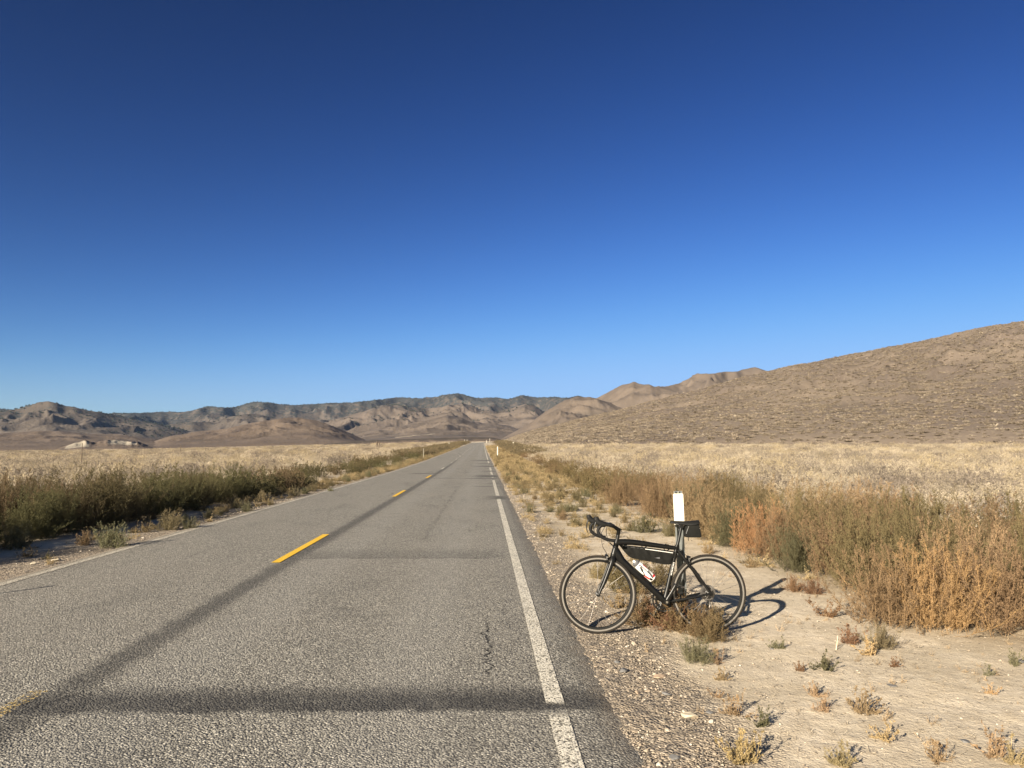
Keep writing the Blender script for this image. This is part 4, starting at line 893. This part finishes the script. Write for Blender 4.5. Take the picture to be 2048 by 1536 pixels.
for k in range(9):
    q = lerp(BB, SC, .50 + .028 * k); wl.box((q[0], -.0205, q[2]), (.010, .0016, .0065), Matrix.Rotation(math.radians(-13), 4, 'Y').to_3x3())
wl.build('frame_lettering', white_p, frame)
fk = MB()
fk.tube([HB + (-.004, 0, -.002), (.140, 0, .66)], .026, 16)
for sy in (-1, 1):
    fk.tube(smooth_path([(.139, sy * .018, .668), (.128, sy * .036, .625), (.085, sy * .042, .52), (.045, sy * .046, .43), (.012, sy * .05, .37), (0, sy * .052, R0)], 20), 0, 12, flat=[(.009, .0225 - .0135 * t) for t in np.linspace(0, 1, 20)])
    fk.box((0, sy * .054, R0), (.022, .007, .028))
fk.build('fork', blk, bike)
# seatpost and saddle
sp = MB().tube([lerp(BB, SC, .98), (.729, 0, .80), (.758, 0, .925)], .0135, 14); sp.disc((.758, 0, .928), .017, .05); sp.box((.760, 0, .945), (.06, .05, .012)); sp.build('seatpost', satin, bike)
sd = MB(); ss = [(.622, .014, .976, .014), (.65, .021, .979, .022), (.70, .027, .978, .030), (.75, .038, .975, .036), (.80, .057, .975, .042), (.84, .070, .980, .046), (.872, .066, .985, .042), (.886, .042, .984, .024)]
V = []; k = 14
for (x, hw, z, dp) in ss:
    for j in range(k):
        a = math.pi * 2 * j / k; cy, sz_ = math.cos(a), math.sin(a); V.append((x, hw * cy, z - .010 + (.010 * sz_ if sz_ > 0 else .012 * sz_) - dp * .6 * abs(cy) ** 3))
sd.add(V, [(i * k + j, i * k + (j + 1) % k, (i + 1) * k + (j + 1) % k, (i + 1) * k + j) for i in range(len(ss) - 1) for j in range(k)] + [tuple(range(k))[::-1], tuple((len(ss) - 1) * k + j for j in range(k))])
saddle = sd.build('saddle', rubb, bike, sub=1); saddle.location = (.034, 0, 0)
rl = MB()
for sy in (-1, 1): rl.tube(smooth_path([(.65, sy * .006, .962), (.69, sy * .02, .945), (.77, sy * .022, .945), (.83, sy * .03, .962)], 14), .0035, 8)
rl.build('rails', sil, saddle)
# stem, bars, hoods, levers
st = MB().tube([HT + (-.002, 0, -.005), (.190, 0, .865), (.199, 0, .915)], .0165, 16); st.tube([(.199, 0, .898), (.160, 0, .925), (.125, 0, .945)], 0, 14, flat=[(.018, .019), (.015, .016), (.016, .017)]); st.tube([(.118, -.024, .946), (.118, .024, .946)], .021, 16, up=(1, 0, 0)); st.disc((.212, .0, .905), .005, .03, 10)
for z_ in (.89, .905): st.disc((.216, 0, z_), .0045, .036, 10)
st.build('stem', satin, bike)
def bar_side(sy):
    return [(x + .014, y * sy, z + .006) for x, y, z in [(.104, .0, .940), (.104, .10, .941), (.100, .175, .942), (.078, .200, .946), (.035, .205, .953), (-.008, .207, .945), (-.036, .208, .915), (-.034, .209, .880), (-.006, .21, .848), (.040, .211, .826), (.100, .212, .815)]]
hb = MB()
hb.tube(smooth_path(bar_side(-1)[::-1] + bar_side(1)[1:], 90), .0145, 12); bars = hb.build('handlebar', rubb, bike)
for sy in (-1, 1):
    h = MB().tube(smooth_path([(.045, sy * .205, .957), (.010, sy * .206, .966), (-.020, sy * .207, .982), (-.036, sy * .207, 1.010), (-.036, sy * .207, 1.028)], 14), 0, 12, flat=[(a * 1.15, b * 1.25) for a, b in [(.015, .015), (.016, .018), (.017, .02), (.017, .02), (.017, .021), (.017, .021), (.016, .02), (.016, .019), (.016, .018), (.016, .018), (.016, .018), (.015, .017), (.013, .014), (.006, .007)]])
    hd = h.build('brake_hood', rubb, bike)
    MB().tube(smooth_path([(-.040, sy * .207, .992), (-.052, sy * .207, .955), (-.060, sy * .208, .915), (-.052, sy * .209, .868)], 12), 0, 10, flat=[(.007, .006)] * 6 + [(.006, .004)] * 6).build('brake_lever', satin, hd)
    MB().disc((-.0395, sy * .207, 1.006), .010, .028, 14).build('lever_cap', sil, hd)
cb = MB()
for sy, off in ((-1, .0), (1, .02)):
    cb.tube(smooth_path([(.06, sy * .17, .94), (.06, sy * .14, .87), (.10, sy * .06, .80), (.14, sy * .03, .76), (.175, sy * .022, .70)], 16), .0026, 6)
cb.tube(smooth_path([(.09, .05, .935), (.045, .04, .86), (.05, .01, .76), (.078, 0, .705), (.085, 0, .675)], 16), .0026, 6)
cb.tube(smooth_path([(.715, 0, .74), (.76, 0, .71), (.795, 0, .672), (.81, 0, .65)], 10), .0024, 6)
cb.build('cables', satin, bike)
def brake(x, z, ang, nm='brake_caliper'):
    b = MB(); R_ = Matrix.Rotation(ang, 4, 'Y').to_3x3(); b.disc((x, 0, z), .014, .05, 14)
    for sy in (-1, 1):
        b.tube([(x - .005, 0, z + .012), (x - .004, sy * .03, z - .004), (x, sy * .034, z - .032)], .008, 8); b.box((x + .0, sy * .022, z - .036), (.045, .012, .010), R_)
    b.disc((x, -.04, z + .01), .007, .02, 10); o = b.build(nm, satin, bike); MB().disc((x, -.046, z - .006), .0055, .01, 10).build('bolt', sil, o)
brake(.083, .672, math.radians(-10)); brake(.815, .652, math.radians(40))
# drivetrain on the far side, near crank arm and pedal
cr_ = MB().ring((BB[0], .046, BB[2]), .098, [(.004, -.002), (.004, .002), (-.010, .002), (-.010, -.002)], 60); cr_.ring((BB[0], .040, BB[2]), .072, [(.004, -.002), (.004, .002), (-.012, .002), (-.012, -.002)], 50)
for k in range(5):
    a = k * 2 * math.pi / 5 + .5; cr_.tube([(BB[0], .052, BB[2]), (BB[0] + .09 * math.cos(a), .048, BB[2] + .09 * math.sin(a))], 0, 8, flat=[(.004, .012), (.003, .007)])
cr_.build('chainring', satin, bike)
A = np.array((.675, -.072, .418)); A2 = 2 * BB - A; A2[1] = .075
ca = MB().tube([BB + (0, -.066, 0), lerp(BB + (0, -.066, 0), A, .5), A], 0, 12, flat=[(.007, .020), (.007, .015), (.007, .013)]); ca.disc(BB + (0, -.064, 0), .022, .022, 18); ca.build('crank_arm', satin, bike)
MB().disc(BB + (0, -.0765, 0), .010, .004, 14).build('crank_bolt', sil, bike)
ca = MB().tube([BB + (0, .066, 0), A2], 0, 12, flat=[(.007, .017), (.007, .013)]); ca.build('crank_arm', satin, bike)
for c_, sy in ((A, -1), (A2, 1)):
    pd = MB().tube([c_, c_ + (0, sy * .085, 0)], .007, 8, up=(1, 0, 0)); pd.box(c_ + (0, sy * .05, 0), (.062, .052, .016), Matrix.Rotation(math.radians(38), 4, 'Y').to_3x3()); pd.build('pedal', satin, bike, bevel=.003)
cs = MB()
for k in range(9): cs.ring((WB, .022 + .0035 * k, R0), .066 - .0052 * k, [(.003, -.001), (.003, .001), (-.014, .001), (-.014, -.001)], 44)
for k in range(6): a = k * math.pi / 3; cs.tube([(WB, .024, R0), (WB + .055 * math.cos(a), .024, R0 + .055 * math.sin(a))], .003, 6)
cs.build('cassette', steel, bike)
ch = MB().tube([(BB[0], .046, BB[2] + .098), (WB, .04, R0 + .055)], .0035, 6); ch.tube(smooth_path([(BB[0], .046, BB[2] - .098), (.80, .045, .20), (WB - .01, .045, .195), (WB + .02, .045, .215), (WB + .025, .045, .26), (WB + .01, .045, .285)], 20), .0035, 6); ch.build('chain', steel, bike)
rd = MB().tube([(WB + .005, .062, R0 - .02), (WB + .02, .062, .275), (WB + .0, .06, .205)], .009, 8); rd.disc((WB + .02, .05, .275), .021, .012, 18); rd.disc((WB, .05, .208), .021, .012, 18); rd.build('rear_derailleur', satin, bike)
fd = MB().box((.655, .035, .385), (.07, .02, .028)); fd.tube([(.645, .01, .40), (.66, .035, .40)], .008, 8); fd.build('front_derailleur', satin, bike, bevel=.003)
bc = MB()
bd_ = norm(BB - HB); bn = np.array((-bd_[2], 0, bd_[0])); bn = bn if bn[2] > 0 else -bn
def along(t, off): return HB + bd_ * t + bn * off
for sy in (-1, 1): bc.tube(smooth_path([along(.30, .03), along(.31, .045) + (0, sy * .038, 0), along(.22, .08) + (0, sy * .037, 0), along(.38, .075) + (0, sy * .037, 0), along(.405, .05)], 18), .003, 6)
bc.tube([along(.22, .031), along(.42, .031)], 0, 8, flat=[(.012, .003)] * 2); bc.build('bottle_cage', satin, bike)
# bottle
def unit(o, lb, cat): o.matrix_world = BM; return tag(o, lb, cat)
wb = bpy.data.objects.new('water_bottle', None); COL.objects.link(wb); unit(wb, 'white water bottle with red and grey marks in the cage on the bicycle frame', 'bottle')
t0, t1 = .185, .405; O = .072
prof = [(t1, .030), (t1 - .006, .0355), (t1 - .075, .0365), (t1 - .095, .0335), (t1 - .115, .0365), (t0 + .045, .0365), (t0 + .03, .033)]
MB().tube([along(t, O) for t, r in prof], [r for t, r in prof], 24, up=(0, 1, 0)).build('bottle_body', white_p, wb)
MB().tube([along(t, O) for t in (t0 + .031, t0 + .026, t0 + .008, t0 + .0)], [.031, .0325, .0325, .026], 24).build('bottle_cap', grey_p, wb)
MB().tube([along(t, O) for t in (t0, t0 - .012, t0 - .02)], [.012, .012, .009], 14).build('nozzle', white_p, wb)
def patch(t0_, t1_, a0, a1, r, nm, mat, sk_=0):      # a curved patch standing 0.6 mm proud of the bottle
    V = []; n1, n2 = 5, 7
    for i in range(n1):
        for j in range(n2):
            t = t0_ + (t1_ - t0_) * i / (n1 - 1); a = a0 + (a1 - a0) * j / (n2 - 1) + sk_ * i / (n1 - 1)
            V.append(along(t, O) + np.array((0, -1, 0)) * r * math.cos(a) + bn * r * math.sin(a))
    MB().add(V, grid_faces(n1, n2)).build(nm, mat, wb)
patch(.25, .30, .75, 1.35, .0373, 'red_mark', red_p, .3); patch(.245, .285, -.35, .25, .0373, 'grey_mark', grey_p, -.4); patch(.315, .385, .35, .85, .0373, 'grey_mark', grey_p, -.5)
patch(.32, .37, -1.3, -.75, .0373, 'red_mark', red_p, .3); patch(.372, .39, .2, 1.3, .0373, 'red_mark', red_p, 0); patch(.37, .395, -.9, -.3, .0373, 'black_mark', rimb, .2)
# frame bag
fbg = bpy.data.objects.new('frame_bag', None); COL.objects.link(fbg); unit(fbg, 'long black fabric frame bag strapped under the top tube of the bicycle', 'bag')
top = [(.196, .765), (.30, .758), (.42, .745), (.55, .728), (.692, .705)]; bot = [(.664, .598), (.60, .594), (.52, .608), (.44, .625), (.36, .640), (.30, .655), (.255, .695), (.215, .745)]
def bag_body(top, bot, hw, nx=44, nz=18, wr=.008):
    T_ = smooth_path([(x, 0, z) for x, z in top], nx); B_ = smooth_path([(x, 0, z) for x, z in bot[::-1]], nx); V = []
    for sy in (-1, 1):
        for i in range(nx):
            for j in range(nz):
                v = j / (nz - 1); q = T_[i] * (1 - v) + B_[i] * v; e = min(1, min(i, nx - 1 - i) / 3.0); w = hw * (.55 + .45 * math.sin(math.pi * min(1, max(0, .12 + v * .76)))) * (.6 + .4 * e)
                w += wr * float(fbm(np.array([q[0] * 26 + q[2] * 14]), np.array([q[2] * 12 + 3. * sy]), 3)[0]) * 2
                V.append((q[0], sy * w, q[2]))
    F = [tuple(fc) for fc in grid_faces(nx, nz)]; F += [tuple(int(i) + nx * nz for i in fc) for fc in grid_faces(nx, nz)]
    rim_ = [i * nz for i in range(nx)] + [(nx - 1) * nz + j for j in range(1, nz)] + [i * nz + nz - 1 for i in range(nx - 2, -1, -1)] + [j for j in range(nz - 2, 0, -1)]
    n = len(rim_); F += [(rim_[k], rim_[(k + 1) % n], rim_[(k + 1) % n] + nx * nz, rim_[k] + nx * nz) for k in range(n)]
    return MB().add(V, F)
bb_ = bag_body(top, bot, .032).build('bag_body', fab, fbg)
MB().tube([(.42, -.0385, .733), (.50, -.040, .722), (.60, -.039, .707), (.668, -.034, .696)], 0, 8, flat=[(.001, .0028)] * 4).build('reflective_piping', white_p, fbg)
MB().tube([(.22, -.024, .757), (.30, -.027, .748), (.40, -.028, .736)], 0, 8, flat=[(.001, .0014)] * 3).build('zip', grey_p, fbg)
for (x, z) in ((.25, .795), (.42, .776), (.62, .748)): MB().ring((x, 0, z - .004), .027, [(.0025, -.016), (.0025, .016), (0, .016), (0, -.016)], 24).build('strap', fab, fbg)
MB().slab([(.50, .655), (.56, .662), (.545, .645)], -.0345, -.031).build('logo_patch', grey_p, fbg)
# saddle bag
sb = bpy.data.objects.new('saddle_bag', None); COL.objects.link(sb); unit(sb, 'square black saddle bag hanging below the back of the saddle', 'bag')
MB().slab([(x + .035, z) for x, z in [(.750, .925), (.775, .945), (.85, .952), (.876, .950), (.895, .838), (.885, .830), (.757, .832), (.748, .845)]], -.042, .042, .006).build('bag_body', fab, sb, bevel=.006)
MB().tube([(.783, -.0505, .862), (.810, -.051, .93)], 0, 8, flat=[(.001, .008)] * 2).build('strap', rubb, sb)
lw_ = MB()
for k in range(6): q = lerp((.788, 0, .872), (.809, 0, .925), k / 5); lw_.box((q[0], -.0518, q[2]), (.0045, .0012, .0055), Matrix.Rotation(math.radians(20), 4, 'Y').to_3x3())
lw_.build('strap_lettering', plain('dull_grey_print', (.35, .35, .35), .6), sb)
MB().tube([(.813, -.02, .832), (.813, -.02, .802)], .003, 8).build('strap_tail', fab, sb); MB().disc((.912, -.050, .91), .004, .006, 10).build('rivet', sil, sb)

# ------------------------------------------------------------------ marker posts
galv = plain('galvanised_steel', (.17, .18, .175), .5, metal=.35, var=.3, scale=12); panel_m = plain('white_reflector_panel', (.74, .715, .62), .6, var=.08); zinc = plain('zinc_bolt', (.6, .62, .62), .3, metal=1.0)
def post(x, y, h, lean, label, s=1.0, panel=True, rz=0.0, col=galv, ph=.285, pw=.092, grp=None, full=True):
    e = bpy.data.objects.new('marker_post', None); COL.objects.link(e); e.location = (x, y, float(G(x, y)) - .02); e.rotation_euler = (0, lean, rz)
    c = MB(); tck = .004; w = .040 * s; d = .036 * s
    prof = [(-w, -.0), (-w * .62, 0), (-w * .45, d), (w * .45, d), (w * .62, 0), (w, 0), (w, tck), (w * .68, tck), (w * .5, d + tck), (-w * .5, d + tck), (-w * .68, tck), (-w, tck)]
    V = [(a, b, z) for z in (-.2, h) for a, b in prof]; n = len(prof); c.add(V, [(i, (i + 1) % n, n + (i + 1) % n, n + i) for i in range(n)] + [tuple(range(n))[::-1], tuple(n + i for i in range(n))])
    c.build('post_channel', col, e, smooth=False)
    if panel:
        cxp = [(-pw / 2 + .008, h - .022), (-pw / 2, h - .030), (-pw / 2, h - .022 - ph), (pw / 2, h - .022 - ph), (pw / 2, h - .030), (pw / 2 - .008, h - .022)]
        MB().slab(cxp, -.006, -.002).build('reflector_panel', panel_m, e, smooth=False)
        if full:
            for a, z in ((-.03, h - .055), (.03, h - .055), (-.03, h - .29), (.03, h - .29)): MB().disc((a, -.0075, z), .0045, .004, 12).build('rivet', zinc, e)
            b = MB(); b.disc((0, .004, h - .008), .009, .03, 12); b.build('top_bolt', zinc, e)
    return tag(e, label, 'marker post', grp)
bp_ = BM @ Vector((.712, .03, .60)); ppx = gp(1373, 1232, -.04)
POSTY = bp_.y + .075; pr = ray(1369, 1180); tpp = POSTY / pr.y; POSTX = pr.x * tpp
post(POSTX - .01, POSTY, 1.285, math.radians(-1.6), 'white marker post with a bicycle leaning on it, the nearest post', rz=math.radians(-4))
wpost = plain('white_paddle_post', (.52, .49, .41), .6, var=.15)
def paddle(px, ytop, ybot, D, w, label, side=False):
    d = ray(px, ybot); t = D / d.y; x = d.x * t; y = D; zb = float(G(x, y)); dt = ray(px, ytop); zt = CAM_H + dt.z * D / dt.y
    e = bpy.data.objects.new('marker_post', None); COL.objects.link(e); e.location = (x, y, zb); e.rotation_euler = (0, 0, math.radians(78) if side else 0); h = zt - zb
    MB().box((0, .012, h * .5 - .1), (w * .5, .012, h + .16)).build('post_channel', galv if not side else wpost, e)
    MB().slab([(-w / 2, .25 * h), (-w / 2, h - .02), (-w / 2 + .02, h), (w / 2 - .02, h), (w / 2, h - .02), (w / 2, .25 * h)], -.008, .004).build('reflector_panel', wpost, e, smooth=False)
    return tag(e, label, 'marker post', 'distant marker posts')
paddle(995, 893, 913, 92, .12, 'tall white marker post on the right verge, nearest of the distant ones')
paddle(1026.5, 884, 893, 200, .22, 'short wide white marker far right of the road at the edge of the weed belt')
paddle(973, 880, 885, 300, .12, 'tiny white marker post on the right side where the road bends')
paddle(979.5, 877, 882, 380, .12, 'tiny white marker post just right of the one at the bend')
paddle(847, 897, 913, 88, .10, 'thin pale marker post on the left verge, nearer of the two seen edge on', True)
paddle(898, 885, 893, 200, .14, 'thin pale marker post on the left verge, farther of the two seen edge on')
paddle(929, 879, 883, 370, .14, 'tiny white marker on the left side where the road bends')
paddle(934, 879, 883, 372, .14, 'tiny white marker right beside the one on the left side of the bend')
fpm = plain('weathered_fence_post', (.10, .075, .055), .9)
for px, yt, yb, D, w, lb in ((163, 886, 922, 62, .06, 'dark fence post standing in the pale grass at far left'), (361, 890, 912, 95, .06, 'thin dark fence post in the pale grass right of the far left one'),
                             (754, 883, 889, 330, .7, 'short dark fence post in front of the brown hill'), (759, 883, 889, 330, .6, 'short dark fence post right beside the one by the brown hill')):
    d = ray(px, yb); t = D / d.y; x = d.x * t; zb = float(G(x, D)); dt = ray(px, yt); zt = CAM_H + dt.z * D / dt.y
    b = MB(); b.tube([(0, 0, -.3), (0, 0, (zt - zb) * .6), (.01, 0, zt - zb)], [w * .5, w * .46, w * .4], 8); b.box((0, -.02, (zt - zb) * .8), (w * 1.6, .02, .03)); o = b.build('fence_post', fpm); o.location = (x, D, zb); tag(o, lb, 'fence post', 'fence posts in the grass left of the road')
# dry stalk on the sand
g = gp(1672, 1300, -.04); b = MB().tube([(0, 0, 0), (.01, .0, .05), (.022, .01, .115)], [.0035, .003, .002], 6); o = b.build('dry_stalk', sk); o.location = (g.x, g.y, float(G(g.x, g.y))); tag(o, 'short white dry stalk sticking up from the sand', 'stalk')
# thin pole whose shadow reaches onto the road from beyond the left edge
g = gp(105, 1170); sv = _sd; tt_ = .95 / -sv.z; o = MB().tube([(0, 0, -.1), (0, 0, .5), (0, 0, .95)], [.022, .021, .02], 10); o.box((0, 0, .97), (.06, .01, .06)); o = o.build('marker_stake', wpost); o.location = (g.x - sv.x * tt_, g.y - sv.y * tt_, -.05); tag(o, 'slim pale stake on the left verge just outside the view, shadow on the road', 'stake')

# ------------------------------------------------------------------ air
hz = MB().box((0, 4200, 200), (20400, 11200, 540)).build('haze', [], None, smooth=False)
hm = bpy.data.materials.new('haze_air'); hm.use_nodes = True; hm.node_tree.nodes.clear()
ho = hm.node_tree.nodes.new('ShaderNodeOutputMaterial'); hv = hm.node_tree.nodes.new('ShaderNodeVolumePrincipled')
hv.inputs['Color'].default_value = (.42, .62, 1.0, 1); hv.inputs['Density'].default_value = 2.1e-5; hv.inputs['Anisotropy'].default_value = .1
hm.node_tree.links.new(hv.outputs[0], ho.inputs['Volume']); hz.data.materials.append(hm); tag(hz, kind='stuff'); hz['label'] = 'faint blue haze in the air over the plain and mountains'; hz['category'] = 'haze'
